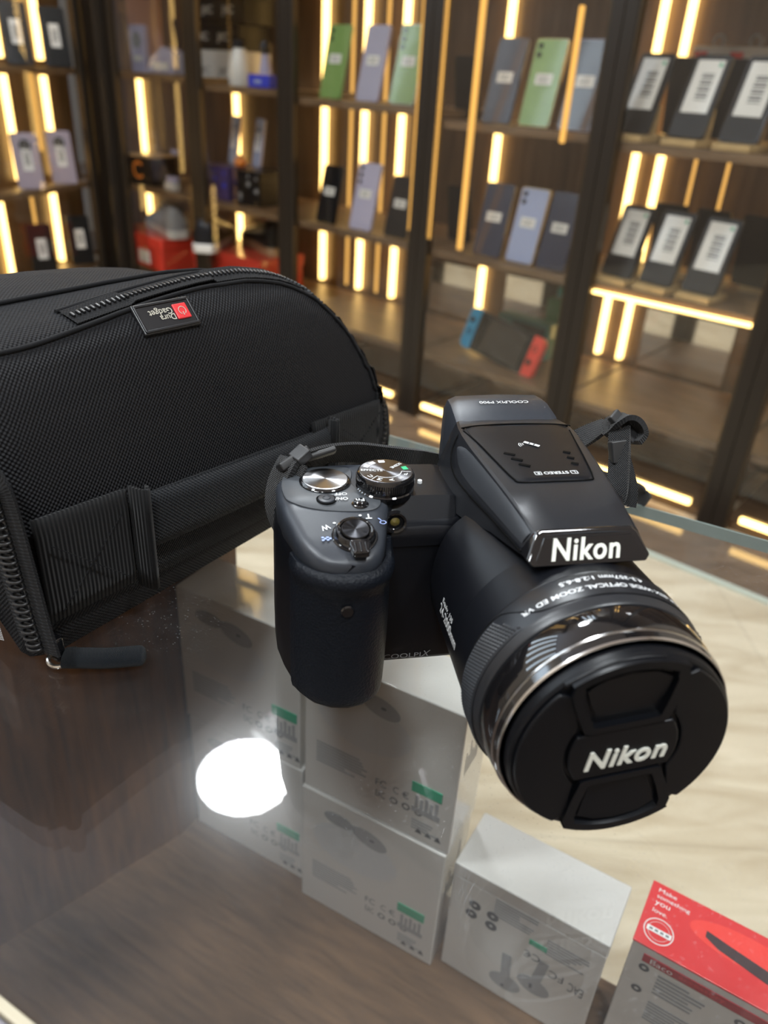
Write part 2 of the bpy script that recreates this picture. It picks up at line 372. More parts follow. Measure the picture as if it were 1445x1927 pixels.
# cool white tubes added out of view on the left wall, for lens stripes
for i, yy in enumerate((0.7, 1.05, 1.4, 1.75, 2.1, 2.45)):
    xx = -2.3 + 0.75*(yy+2.5)/5.45 + 0.02
    q = MB().box((xx, yy-0.05, 0.7), (xx+0.02, yy+0.05, 2.15)).build('added_wall_tube', M['cool'], bevel=0.004)
    tag(q, 'added unseen cool white tube light on the left wall, number %s from the cabinets' % ('six', 'five', 'four', 'three', 'two', 'one')[i], 'light', 'added tube lights on the left wall')

# ================================================================ CABINETS
CTOP = 2.10
def cabinet(frame_loc, rotz, x0, x1, sh1, leds, ambers, label, parts=None, depth=0.36, low=True, shelves=None, lowled=True, cream=(), back=None, added_lights=()):
    """unit from x0 to x1 along the wall; y into the cabinet; heights in room z"""
    t = empty('display_cabinet', label, 'cabinet', frame_loc, rotz)
    b = 0.018
    MB().box((back[0] if back else x0, depth, FZ), (back[1] if back else x1, depth+0.02, CTOP)).build('back_panel', M['cabwood'], t)
    MB().box((x0, 0.0, CTOP), (x1, depth+0.02, CTOP+0.03)).build('top_panel', M['bronze'], t)
    for z in (shelves or (sh1+0.62, sh1+0.31, sh1, -0.112, -0.36)):
        MB().box((back[0] if back else x0+0.003, 0.023, z-0.016), (x1-0.003, depth-0.03, z)).build('shelf', M['shelfwood'], t, bevel=0.001, seg=1)
    MB().box((x0+b, 0.03, FZ), (x1-b, depth-0.002, FZ+0.02)).build('plinth', M['floorwood'], t)
    for s, xa in ((1, x0), (-1, x1)):
        f = MB().box((min(xa, xa+s*0.026), 0, FZ), (max(xa, xa+s*0.026), 0.022, CTOP)).build('door_stile', M['bronze'], t, bevel=0.002)
        MB().box((min(xa+s*0.026, xa+s*0.030), 0.002, FZ), (max(xa+s*0.026, xa+s*0.030), 0.018, CTOP)).build('bead', M['bronze2'], f)
    d = MB().box((x0+0.03, 0.009, FZ+0.03), (x1-0.03, 0.0095, CTOP-0.01)); d.build('glass_door', M['door_glass'], t)
    for (xa, za, zb) in leds:
        MB().box((xa-0.0065, depth-0.022, za), (xa+0.0065, depth-0.002, zb)).build('led_or_reflection_strip', M['led'], t, bevel=0.003)
    for (xa, ya, za, zb, wd) in ambers:  # glowing strips stand in for LED reflections in the glass
        MB().box((xa-wd, ya-0.004, za), (xa+wd, ya+0.004, zb)).build('led_or_reflection_strip', M['amber_refl'], t, bevel=0.002)['label'] = 'dim amber strip imitating a light reflection'
    for (xa, xb, za, zb) in cream:
        MB().box((xa, depth-0.012, za), (xb, depth-0.001, zb)).build('lower_panel', M['creamp'], t)
    for xa in added_lights:  # added strips above the view, mirrored as stripes on the lens band
        MB().box((xa-0.022, -0.012, 1.36), (xa+0.022, -0.001, 1.72)).build('added_header_light', M['cool'], t, bevel=0.004)
    if abs(x0 + 1.215) < 1e-6:  # added warm panel above the view, mirrored on the earphone box top
        MB().box((-1.075, -0.016, 0.86), (-0.985, -0.001, 1.30)).build('added_front_light', M['led'], t, bevel=0.004)
    if lowled:
        MB().box((x0+0.05, 0.0, FZ+0.033), (x1-0.05, 0.008, FZ+0.046)).build('led_or_reflection_strip', M['led'], t, bevel=0.002)
    return t
def seg(x, sh1):
    return [(x, -0.352, 2.0 if x == -1.45 else 1.15)]
# x0, x1, upper shelf height, bright strips (x), amber reflection strips (x, y, z0, z1, half width), pale lower panels, back extent, label
cabs = [
    (-1.62, -1.215, 0.203, [-1.99], [], [], (-2.2, -1.215), 'glass cabinet with a red shoebox under a grey sneaker'),
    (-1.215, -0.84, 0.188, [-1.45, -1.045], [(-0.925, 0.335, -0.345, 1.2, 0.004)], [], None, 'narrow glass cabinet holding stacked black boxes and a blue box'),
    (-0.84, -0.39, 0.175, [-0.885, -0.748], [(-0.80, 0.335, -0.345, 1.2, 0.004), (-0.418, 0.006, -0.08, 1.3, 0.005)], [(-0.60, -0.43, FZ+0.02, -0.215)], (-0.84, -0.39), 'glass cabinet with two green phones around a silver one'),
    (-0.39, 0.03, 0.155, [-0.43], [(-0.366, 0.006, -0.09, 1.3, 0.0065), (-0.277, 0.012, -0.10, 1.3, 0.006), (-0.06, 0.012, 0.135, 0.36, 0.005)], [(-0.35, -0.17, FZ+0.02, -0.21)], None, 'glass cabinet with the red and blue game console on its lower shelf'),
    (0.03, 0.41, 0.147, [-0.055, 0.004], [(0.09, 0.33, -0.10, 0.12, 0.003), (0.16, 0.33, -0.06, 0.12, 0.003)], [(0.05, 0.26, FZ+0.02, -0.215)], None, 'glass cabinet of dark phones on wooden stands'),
    (0.41, 0.82, 0.145, [0.33], [], [], None, 'glass cabinet at the far right edge of the picture'),
]
for (x0, x1, sh1, br, am, cr, bk, lab) in cabs:
    leds = [q for x in br for q in seg(x, sh1)]
    cabinet(F0, A_, x0, x1, sh1, leds, am, lab, cream=cr, back=bk, added_lights=[x0+0.08, (x0+x1)/2+0.03, x1-0.07] if x0 == -0.84 else ())
# thin light line along the front of the middle shelf, dark phone bay
tl = tag(MB().box((0.06, 0.012, -0.130), (0.385, 0.0225, -0.124)).build('led_or_reflection_strip', M['led']), 'thin glowing light strip along the shelf front under the dark phones', 'light strip')
tl.location = F0; tl.rotation_euler = (0, 0, A_)
# corner post
mb = MB(); mb.box((-1.70, -0.03, FZ), (-1.622, 0.04, CTOP)); cp = mb.build('corner_post', M['bronze'], bevel=0.004); cp.location = F0; cp.rotation_euler = (0, 0, A_)
tag(cp, 'dark bronze post in the corner where the two cabinet walls meet', 'post')
# left wall cabinet
CN = F0 - U*1.70; A2 = math.atan2(0.973, 0.23)
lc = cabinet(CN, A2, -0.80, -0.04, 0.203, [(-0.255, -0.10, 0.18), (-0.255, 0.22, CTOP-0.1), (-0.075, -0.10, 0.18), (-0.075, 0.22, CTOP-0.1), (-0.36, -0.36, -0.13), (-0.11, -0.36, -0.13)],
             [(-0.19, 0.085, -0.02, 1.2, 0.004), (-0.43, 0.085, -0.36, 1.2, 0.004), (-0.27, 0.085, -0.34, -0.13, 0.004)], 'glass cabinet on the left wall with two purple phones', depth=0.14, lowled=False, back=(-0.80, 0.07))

# ================================================================ SMARTPHONES
def wallpt(px, z, dep=0.04):                 # where the sight line meets the vertical plane `dep` behind the cabinet front
    P = onpl(px, F0 + NI*dep, NI); return (P - F0).dot(U)
def phone_mesh(w_, h_, th, bodym, cams, label, lens2=False, big=False, edge=None, ring=False):
    t = empty('smartphone', None, None)
    r = 0.007; pts = []
    for cx, cz, a0 in ((w_/2-r, h_-r, 0), (-w_/2+r, h_-r, 90), (-w_/2+r, r, 180), (w_/2-r, r, 270)):
        for k in range(5): a = math.radians(a0 + k*22.5); pts.append((cx + r*math.cos(a), cz + r*math.sin(a)))
    b = MB(); n = len(pts)
    b.loft([[(x*(1-0.0), y, z) for x, z in pts] for y in (-th/2, th/2)]); b.build('case', edge or bodym, t, bevel=0.0015)
    f = [[( x*0.955, -th/2-0.0004, (z-h_/2)*0.975+h_/2) for x, z in pts], [(x*0.955, -th/2-0.0001, (z-h_/2)*0.975+h_/2) for x, z in pts]]
    MB().loft(f).build('back_glass', bodym, t)
    lx = -w_/2 + 0.013
    for k in range(cams):
        c = MB().lathe([(0, 0.0), (-0.0022, 0.0), (-0.0022, 0.0048), (0, 0.0056)], c=(lx, -th/2-0.0004, h_-0.014-0.016*k), n=20)
        c.build('camera_lens', PH['lens'], t)
    if ring:
        MB().lathe([(-0.0006, 0.016), (-0.0012, 0.017), (-0.0012, 0.021), (-0.0006, 0.022)], c=(0, -th/2, h_-0.034), n=32).build('camera_ring', PH['silver'], t)
        MB().lathe([(-0.001, 0.0), (-0.0012, 0.016)], c=(0, -th/2, h_-0.034), n=32).build('camera_lens', PH['lens'], t)
        for a in range(4):
            MB().lathe([(-0.0014, 0.0), (-0.0014, 0.0045)], c=(0.009*math.cos(a*PI/2+0.6), -th/2, h_-0.034+0.009*math.sin(a*PI/2+0.6)), n=16).build('camera_lens', PH['grey'], t)
    if label == 'small':
        q = MB().box((-0.019, -th/2-0.0012, h_*0.48), (0.019, -th/2-0.0006, h_*0.48+0.020)).build('price_label', PH['label'], t)
        m_ = MB()
        for k in range(3): m_.box((-0.012, -th/2-0.0014, h_*0.48+0.005+0.004*k), (0.012-0.004*(k == 1), -th/2-0.0012, h_*0.48+0.0065+0.004*k))
        m_.build('label_print', PH['ink'], q)
    if label in ('big', 'tall'):
        z0, z1, hw = (h_*0.30, h_*0.93, w_*0.36) if label == 'big' else (h_*0.33, h_*0.72, 0.014)
        q = MB().box((-hw, -th/2-0.0012, z0), (hw, -th/2-0.0006, z1)).build('price_label', PH['label'] if label == 'big' else M['pwhite'], t); m_ = MB()
        for k in range(9):
            zz = z0 + (z1-z0)*(0.24 + 0.06*k); m_.box((-hw*0.35 if label == 'big' else -hw*0.5, -th/2-0.0014, zz), (hw*0.55, -th/2-0.0012, zz + (z1-z0)*(0.025 + 0.02*(k % 2))))
        m_.build('label_print', PH['ink'], q)
        if label == 'big': MB().lathe([(0, 0.0), (-0.0015, 0.0), (-0.0015, 0.0035)], c=(hw*0.75, -th/2-0.0002, z1-0.008), n=12).build('green_mark', M['boxgreen'], q)
    return t
def stand_mesh(base_z=0.012):
    t = empty('phone_stand', None, None)
    MB().box((-0.034, -0.045, 0), (0.034, 0.035, base_z)).build('base', M['amber_wood'], t, bevel=0.0015)
    MB().box((-0.020, 0.022, base_z), (0.020, 0.034, base_z+0.05)).build('support', M['amber_wood'], t, bevel=0.0015)
    return t
def place(t, fr, rz, x, y, z, yaw=0, lean=0, roll=0):
    Mx = Matrix.Translation(fr) @ Matrix.Rotation(rz, 4, 'Z') @ Matrix.Translation((x, y, z)) @ Matrix.Rotation(yaw, 4, 'Z') @ Matrix.Rotation(-lean, 4, 'X') @ Matrix.Rotation(roll, 4, 'Y')
    t.matrix_world = Mx
G1 = 'phones on the upper cabinet shelf'; G2 = 'phones on the middle cabinet shelf'
LEAN = math.radians(13)
phones = [  # px base, shelf z, depth, body, lenses, label kind, height, label text, edge
    ((621, 182), 0.175, 0.05, 'green', 2, 'small', 0.160, 'green smartphone with a small price label, leftmost on the upper shelf of its bay', 'green'),
    ((690, 194), 0.175, 0.05, 'silver', 0, 'small', 0.160, 'shiny silver smartphone with a price label between two green phones', 'purple'),
    ((755, 207), 0.175, 0.05, 'green', 3, 'small', 0.162, 'green smartphone with a price label beside the long amber reflections at the post', 'offwhite'),
    ((932, 231), 0.155, 0.05, 'slate', 0, 'small', 0.160, 'dark slate smartphone with a small price label, left of the green phone in its bay', 'slate'),
    ((1003, 243), 0.155, 0.05, 'green', 2, 'small', 0.160, 'green smartphone with a gold edge between two dark phones on the upper shelf', 'gold'),
    ((1078, 252), 0.155, 0.05, 'slate', 0, 'small', 0.160, 'grey shiny smartphone behind an amber light reflection on the upper shelf', 'silver'),
    ((612, 423), -0.112, 0.05, 'black', 0, 'small', 0.140, 'black smartphone with a white price label, left of the lavender phone', 'black'),
    ((677, 436), -0.112, 0.05, 'lavender', 3, 'small', 0.158, 'lavender smartphone between two black phones on the middle shelf', 'lavender'),
    ((742, 448), -0.112, 0.05, 'black', 0, 'small', 0.140, 'black smartphone with a tilted white price label, right of the lavender phone', 'black'),
    ((913, 488), -0.112, 0.05, 'navy', 0, 'small', 0.155, 'navy smartphone with a price label, left of the pale blue phone', 'navy'),
    ((975, 499), -0.112, 0.05, 'paleblue', 2, 'small', 0.155, 'pale blue smartphone with a gold edge between two navy phones', 'gold'),
    ((1033, 513), -0.112, 0.05, 'navy', 0, 'small', 0.155, 'navy smartphone with a price label, right of the pale blue phone', 'navy'),
]
for p, z, dp, mt_, nl, lk, hh, lab, edge in phones:
    t = phone_mesh(0.073, hh, 0.008, PH[mt_], nl, lk, edge=PH[edge]); tag(t, lab, 'phone', G1 if z > 0 else G2)
    xx = wallpt(p, z, dp); place(t, F0, A_, xx, dp, z + 0.001, yaw=math.radians(random.uniform(-4, 4)), lean=LEAN)
G3 = 'labelled phones on wooden stands'
stp = [((1193, 250), 0.147, 'upper shelf, left of the three'), ((1290, 276), 0.147, 'upper shelf, middle of the three'), ((1385, 296), 0.147, 'upper shelf, right of the three'),
       ((1160, 535), -0.112, 'middle shelf, left of the three'), ((1232, 552), -0.112, 'middle shelf, middle of the three'), ((1312, 572), -0.112, 'middle shelf, right of the three')]
for i, (p, z, wh) in enumerate(stp):
    xx = wallpt(p, z, 0.06); yw = math.radians(-6)
    s_ = stand_mesh(); tag(s_, 'light wooden stand under a labelled phone on the ' + wh, 'stand', 'wooden phone stands'); place(s_, F0, A_, xx, 0.075, z+0.0005, yaw=yw)
    t = phone_mesh(0.070, 0.140, 0.008, PH['black'], 0, 'big', edge=PH['slate'] if i == 2 else PH['black'])
    tag(t, 'black smartphone covered by a large white price label, ' + wh, 'phone', G3); place(t, F0, A_, xx-0.002, 0.052, z+0.014, yaw=yw, lean=math.radians(20))
# second row, seen from behind
for i, (p, z, dp, lab) in enumerate([((1290, 190), 0.147, 0.20, 'dark smartphone standing in the back row of the upper shelf, left of two'), ((1378, 215), 0.147, 0.20, 'dark smartphone standing in the back row of the upper shelf, right of two'),
        ((1255, 470), -0.112, 0.22, 'dark smartphone in the back row of the middle shelf, left of three'), ((1330, 490), -0.112, 0.22, 'dark smartphone in the back row of the middle shelf, middle of three'),
        ((1415, 510), -0.112, 0.22, 'dark smartphone in the back row of the middle shelf, right of three'),
        ((882, 190), 0.155, 0.16, 'dark upright smartphone behind the amber strip on the upper shelf'), ((868, 412), -0.112, 0.16, 'dark upright smartphone behind the amber strip on the middle shelf'), ((1045, 420), -0.112, 0.22, 'dark smartphone peeping over the navy phone at the cabinet post')]):
    xx = wallpt(p, z, dp)
    t = phone_mesh(0.072, 0.135 if i < 5 else 0.125, 0.008, PH['black'], 0, None, edge=PH['black']); tag(t, lab, 'phone', 'dark phones in the back rows')
    place(t, F0, A_, xx, dp, z+0.012 if i < 5 else z+0.001, yaw=math.radians(-6), lean=math.radians(-8))
    if i < 5:
        s_ = stand_mesh(); tag(s_, 'wooden stand under the ' + lab.replace('standing ', '').replace('dark smartphone in the ', ''), 'stand', 'wooden phone stands'); place(s_, F0, A_, xx+0.02, dp+0.03, z+0.0005, yaw=PI-0.1)
# purple and black phones on the left wall
def place2(t, x, y, z, yaw=0, lean=0.2): place(t, CN, A2, x, y, z, yaw=yaw, lean=lean)
def lpt(px, dep):
    n2 = Vector((-0.973, 0.23, 0)); P = onpl(px, CN + n2*dep, n2); return (P-CN).dot(Vector((0.23, 0.973, 0)))
for p, z, dp, mt_, rg, lk, hh, lab, yw in [((62, 360), -0.112, 0.035, 'purple', True, 'tall', 0.15, 'purple smartphone with a round camera ring and white label, left of its pair', 0.1),
        ((125, 354), -0.112, 0.035, 'purple', True, 'tall', 0.15, 'purple smartphone with a round camera ring and white label, nearer the corner post', 0.1),
        ((42, 130), 0.203, 0.035, 'black', False, 'tall', 0.155, 'black smartphone with a white tag on the left wall, farther from the corner', 0.1), ((112, 122), 0.203, 0.035, 'black', False, 'tall', 0.155, 'black smartphone with a white tag on the left wall, nearer the corner', 0.1),
        ((95, 560), -0.36, 0.035, 'black', False, 'tall', 0.15, 'black smartphone with a white tag just above the bag, left of its pair', 0.1), ((165, 545), -0.36, 0.035, 'black', False, 'tall', 0.15, 'black smartphone with a white tag just above the bag, nearer the corner post', 0.1)]:
    t = phone_mesh(0.072, hh, 0.008, PH[mt_], 0, lk, edge=PH['black'] if mt_ == 'black' else PH['lavender'], ring=rg); tag(t, lab, 'phone', 'phones on the left wall')
    place2(t, lpt(p, dp), dp, z+0.001, yaw=-0.75, lean=0.22)

# ================================================================ OTHER GOODS IN THE CABINETS
def good(name, lab, cat, px, z, dp, grp=None, yaw=0, lean=0, roll=0):
    t = empty(name, lab, cat, group=grp); place(t, F0, A_, wallpt(px, z, dp), dp, z+0.0005, yaw=yaw, lean=lean, roll=roll); return t
# game console: two coloured grips, dark screen body
t = good('game_console', 'handheld game console with a blue grip and a red grip leaning on the lower shelf', 'game console', (928, 688), -0.36, 0.09, yaw=-0.15, lean=0.30, roll=0.10)
MB().box((-0.086, -0.006, 0.002), (0.086, 0.006, 0.100)).build('screen_body', PH['black'], t, bevel=0.002)
MB().box((-0.070, -0.0068, 0.010), (0.070, -0.0060, 0.092)).build('screen', M['gloss'], t)
for s, m_ in ((-1, 'cblue'), (1, 'cred')):
    pts = [(0, 0), (0.018, 0)] + [(0.034 - 0.016*(1-math.sin(math.radians(a))) if False else 0.018+0.016*math.sin(math.radians(a)), 0.016*(1-math.cos(math.radians(a)))) for a in (20, 45, 70, 90)] + [(0.018+0.016*math.sin(math.radians(a)), 0.084+0.016*(-math.cos(math.radians(a)))+0.0) for a in (90, 110, 135, 160)] + [(0.018, 0.100), (0, 0.100)]
    pts = [(s*(0.087+x), z) for x, z in pts]
    g = MB(); g.loft([[(x, y, z+0.001) for x, z in pts] for y in (-0.008, 0.008)]); gp_ = g.build('grip', PH[m_], t, bevel=0.002)
    MB().lathe([(0, 0), (-0.006, 0.0), (-0.006, 0.007), (-0.002, 0.005), (0, 0.005)], c=(s*0.102, -0.008, 0.072 if s < 0 else 0.04), n=24).build('thumbstick', PH['lens'], gp_)
    for dx, dz in ((0.006, 0), (-0.006, 0), (0, 0.006), (0, -0.006)):
        MB().lathe([(0, 0), (-0.0015, 0.0), (-0.0015, 0.0025), (0, 0.0028)], c=(s*0.102+dx, -0.008, (0.042 if s < 0 else 0.072)+dz), n=12).build('button', PH['lens'], gp_)
t = good('console_dock', 'dark teal console case standing behind the game console', 'case', (975, 640), -0.36, 0.22, yaw=-0.1)
MB().box((-0.06, -0.02, 0), (0.10, 0.03, 0.09)).build('body', PH['teal'], t, bevel=0.006); MB().box((-0.01, -0.022, 0.012), (0.09, -0.02, 0.08)).build('front_panel', PH['black'], t)
# card boxes behind the phones at the top right
for i, px in enumerate(((1335, 160), (1400, 172))):
    t = good('accessory_pack', ('white accessory pack with a hanging tab, at the top right behind the phones, left one', 'white accessory pack with a hanging tab, at the top right behind the phones, right one')[i], 'pack', px, 0.147, 0.30, 'hanging accessory packs')
    MB().box((-0.045, -0.01, 0.02), (0.045, 0.01, 0.17)).build('card', PH['offwhite'], t, bevel=0.003)
    MB().lathe([(0, 0.008), (-0.004, 0.008), (-0.004, 0.013), (0, 0.013)], c=(0, 0.002, 0.178), n=20).build('hanging_tab', PH['grey'], t)
    MB().lathe([(-0.012, 0.0), (-0.012, 0.028)], c=(0, 0, 0.09), n=24).build('window_print', PH['lavender'], t)
    MB().box((-0.04, -0.0112, 0.148), (-0.015, -0.0102, 0.160)).build('red_print', PH['cred'], t)
t = good('maroon_box', 'dark maroon box on the upper shelf beside the cabinet post', 'box', (1105, 268), 0.155, 0.16); MB().box((-0.03, -0.02, 0), (0.045, 0.05, 0.085)).build('carton', PH['maroon'], t, bevel=0.002); MB().box((-0.031, -0.021, 0.06), (0.046, 0.051, 0.087)).build('lid', PH['maroon'], t, bevel=0.002)
t = good('wooden_block', 'small wooden block behind the green phone beside the cabinet post', 'block', (768, 190), 0.175, 0.16); MB().box((-0.035, -0.01, 0), (0.035, 0.02, 0.14)).build('panel', PH['tan'], t, bevel=0.004); MB().box((-0.04, -0.02, 0), (0.04, 0.03, 0.02)).build('foot', PH['tan'], t, bevel=0.003)

# bay with sneakers and shoebox
def sneaker_parts(t, upper, sole, accent):
    def sec(x, hw, z1, hw2):
        return [(x, -hw, 0.024), (x, -hw*1.02, 0.024+(z1-0.024)*0.4), (x, -hw2, z1*0.93), (x, 0, z1), (x, hw2, z1*0.93), (x, hw*1.02, 0.024+(z1-0.024)*0.4), (x, hw, 0.024)]
    b = MB().loft([sec(-0.135, 0.02, 0.075, 0.012), sec(-0.125, 0.034, 0.098, 0.022), (sec(-0.095, 0.038, 0.102, 0.027)), sec(-0.055, 0.038, 0.095, 0.026), sec(-0.01, 0.040, 0.083, 0.024), sec(0.04, 0.046, 0.066, 0.026), sec(0.085, 0.048, 0.055, 0.03), sec(0.12, 0.040, 0.048, 0.022), sec(0.142, 0.018, 0.036, 0.01)])
    b.build('upper', PH[upper], t, smooth=True, angle=80)
    def so(x, hw): return [(x, -hw, 0), (x, -hw*1.03, 0.026), (x, hw*1.03, 0.026), (x, hw, 0)]
    MB().loft([so(-0.138, 0.022), so(-0.125, 0.036), so(-0.05, 0.038), so(0.04, 0.047), so(0.09, 0.050), (so(0.125, 0.042)), so(0.148, 0.02)]).build('sole', PH[sole], t, bevel=0.003)
    sw = [(0.06, 0.035), (0.02, 0.036), (-0.03, 0.046), (-0.09, 0.075), (-0.04, 0.054), (0.0, 0.048), (0.035, 0.052)]
    MB().loft([[(x, y_, z) for x, z in sw] for y_ in (-0.0485, -0.040)]).build('side_stripe', PH[accent], t)
    for k in range(5): MB().tube([(0.045-0.02*k, -0.022, 0.071+0.0055*k), (0.045-0.02*k, 0.0, 0.078+0.0055*k), (0.045-0.02*k, 0.022, 0.071+0.0055*k)], 0.003, 6).build('lace', PH[accent], t)
def shoebox(px, dp, lab, sx, yaw=0):
    t = good('shoebox', lab, 'shoebox', px, -0.36, dp, 'red shoeboxes', yaw)
    MB().box((-sx, -0.09, 0), (sx, 0.09, 0.085)).build('carton', PH['shoered'], t, bevel=0.002); MB().box((-sx-0.003, -0.093, 0.07), (sx+0.003, 0.093, 0.102)).build('lid', PH['shoered'], t, bevel=0.002)
    MB().box((-0.03+0.04, -0.0945, 0.015), (0.04+0.04, -0.0925, 0.055)).build('paper_label', PH['offwhite'], t)
shoebox((312, 535), 0.11, 'red shoebox under a grey and white sneaker', 0.155, -0.1)
shoebox((468, 560), 0.14, 'red shoebox under the black sneakers, right of the dark cabinet post', 0.15, 0.05)
t = good('sneaker', 'grey and white sneaker on the left red shoebox', 'shoe', (320, 478), -0.258, 0.11, 'sneakers on shoeboxes', yaw=PI-0.35); sneaker_parts(t, 'grey', 'offwhite', 'offwhite')
t = good('sneaker', 'black sneaker with a white sole, next to the dark post on the right shoebox', 'shoe', (405, 482), -0.258, 0.10, 'sneakers on shoeboxes', yaw=PI-0.9); sneaker_parts(t, 'black', 'offwhite', 'grey')
t = good('sneaker', 'dark brown sneaker behind the amber strip on the right shoebox', 'shoe', (500, 468), -0.258, 0.20, 'sneakers on shoeboxes', yaw=PI-0.4); sneaker_parts(t, 'black', 'tan', 'maroon')
t = good('watch_box', 'dark box with an orange letter C on the middle shelf under a light strip', 'box', (285, 362), -0.112, 0.08, yaw=0.15)
MB().box((-0.05, -0.04, 0), (0.06, 0.05, 0.085)).build('carton', PH['black'], t, bevel=0.002); MB().box((-0.052, -0.042, 0.082), (0.062, 0.052, 0.090)).build('lid', PH['tan'], t, bevel=0.002)
MB().lathe([(-0.0415, 0.018), (-0.0415, 0.026)], c=(-0.005, 0, 0.045), n=28, a0=0.7, a1=2*PI-0.7).build('letter_mark', PH['orange'], t)
t = good('price_tag', 'two lavender price tags in a pile beside the box with the orange letter', 'tag', (325, 372), -0.112, 0.06)
MB().box((-0.025, -0.01, 0.0), (0.025, 0.012, 0.022)).build('lower_card', PH['offwhite'], t, bevel=0.001); MB().box((-0.018, -0.006, 0.022), (0.024, 0.012, 0.040)).build('upper_card', PH['lavender'], t, bevel=0.001)
t = good('smartwatch', 'black smartwatch with a lavender tag beside the box with the orange letter', 'watch', (335, 350), -0.112, 0.14)
MB().box((-0.016, -0.006, 0.045), (0.016, 0.006, 0.085)).build('watch_case', PH['black'], t, bevel=0.004); MB().box((-0.011, -0.003, 0.0), (0.011, 0.003, 0.046)).build('band', PH['black'], t, bevel=0.002); MB().box((-0.014, -0.009, 0.092), (0.022, -0.006, 0.108)).build('tag_card', PH['lavender'], t)
# upper shelf, second bay
t = good('phone_pack', 'lavender pack with a round window, on the upper shelf left of the dark post', 'pack', (266, 128), 0.203, 0.10, yaw=0.1)
MB().box((-0.032, -0.010, 0), (0.032, 0.010, 0.125)).build('carton', PH['lavender'], t, bevel=0.002); MB().lathe([(-0.0105, 0.0), (-0.0112, 0.014), (-0.0105, 0.022)], c=(0, 0, 0.085), n=28).build('round_window', PH['grey'], t); MB().box((-0.02, -0.0112, 0.03), (0.02, -0.0104, 0.045)).build('print', PH['offwhite'], t)
t = good('clear_pack', 'clear plastic pack lying beside the lavender pack', 'pack', (312, 140), 0.203, 0.09, yaw=0.2)
MB().loft([[(x, y, z) for x, z in ((-0.05, 0.0), (0.06, 0.0), (0.06, 0.055), (0.02, 0.072), (-0.03, 0.04))] for y in (-0.03, 0.03)]).build('shell', PH['silver'], t, bevel=0.004); MB().box((-0.02, -0.032, 0.01), (0.04, -0.0305, 0.03)).build('paper_insert', PH['offwhite'], t)
t = good('pink_board', 'dusty pink board leaning at the back of the upper shelf', 'board', (268, 110), 0.203, 0.26); MB().box((-0.07, 0, 0), (0.11, 0.01, 0.26)).build('board', PH['pink'], t, bevel=0.002)
MB().box((-0.03, -0.002, 0.03), (0.03, 0.0, 0.08)).build('printed_panel', PH['offwhite'], t)
for i, (px, dz, wd, lab) in enumerate([((430, 150), 0.085, 0.10, 'black box with white letters, middle of the stack'), ((430, 150), 0.0, 0.11, 'white and black box at the bottom of the stack'), ((440, 150), 0.150, 0.10, 'black box with white letters, topmost of the stack in view'), ((475, 152), 0.215, 0.09, 'brown box above the stack of black boxes')]):
    t = good('headphone_box', lab, 'box', px, 0.188+dz, 0.20, 'stacked boxes on the upper shelf')
    MB().box((-wd, -0.04, 0), (wd, 0.07, 0.064 if i != 1 else 0.084)).build('carton', PH[('black', 'offwhite', 'black', 'tan')[i]], t, bevel=0.001)
    q = MB()
    if i != 3:
        for xx in (-0.06, 0.03): lettering(q, 'JIC', 0.05, 0.024, plane_fn((xx, -0.0402, 0.03), (1,0,0), (0,0,1)))
        q.build('lettering', PH['offwhite'] if i != 1 else PH['black'], t)
t = good('camera_gimbal', 'white rounded gadget with a dark cap in front of the stacked boxes', 'gadget', (452, 158), 0.188, 0.08)
MB().lathe([(0, 0), (0, 0.03), (0.03, 0.034), (0.07, 0.024), (0.09, 0.016)], axis='z', n=24).build('body', PH['offwhite'], t, smooth=True, angle=60); MB().lathe([(0.088, 0.017), (0.10, 0.022), (0.108, 0.016), (0.11, 0)], axis='z', n=24).build('cap', PH['black'], t, smooth=True, angle=60)
t = good('blue_box', 'bright blue box lying on the upper shelf', 'box', (492, 165), 0.188, 0.06, yaw=0.05); MB().box((-0.02, -0.03, 0), (0.06, 0.04, 0.030)).build('carton', PH['royal'], t, bevel=0.002); MB().box((0.005, -0.031, 0.010), (0.03, -0.0302, 0.018)).build('print', PH['paleblue'], t)
t = good('lilac_figure', 'small lilac gadget with a dark head standing on the blue box', 'gadget', (500, 148), 0.220, 0.08); MB().lathe([(0, 0.018), (0.03, 0.012), (0.05, 0.010)], axis='z', n=20).build('body', PH['lavender'], t, smooth=True); MB().lathe([(0.045, 0.012), (0.06, 0.016), (0.074, 0.010), (0.076, 0)], axis='z', n=20).build('head', PH['lens'], t, smooth=True)
for i, (px, lab) in enumerate([((437, 290), 'pale blue smartphone with a camera ring on the middle shelf, left of its pair'), ((482, 285), 'pale blue smartphone with a camera ring on the middle shelf, right of its pair')]):
    t = phone_mesh(0.055, 0.13, 0.008, PH['paleblue'], 0, 'tall', ring=True, edge=PH['lavender']); tag(t, lab, 'phone', 'pale blue phones over dark boxes'); place(t, F0, A_, wallpt(px, -0.02, 0.15), 0.15, -0.02, yaw=-0.3, lean=0.15)
for i, (px, wd, h_, lab) in enumerate([((420, 385), 0.055, 0.092, 'dark purple patterned box on the middle shelf'), ((482, 398), 0.045, 0.092, 'black box with coin-like spots beside the purple patterned box')]):
    t = good('toy_box', lab, 'box', px, -0.112, 0.09 + 0.05*0, None, yaw=0.1)
    MB().box((-wd, -0.03, 0), (wd, 0.10, h_)).build('carton', PH['darkpurple' if i == 0 else 'black'], t, bevel=0.002)
    for k in range(6): MB().lathe([(-0.0305, 0.0), (-0.0305, 0.004+0.003*(k % 2))], c=(wd*0.8*math.sin(k*2.1), 0, h_*0.5+h_*0.35*math.cos(k*1.7)), n=14).build('spot', PH['grey' if i else 'royal'], t)
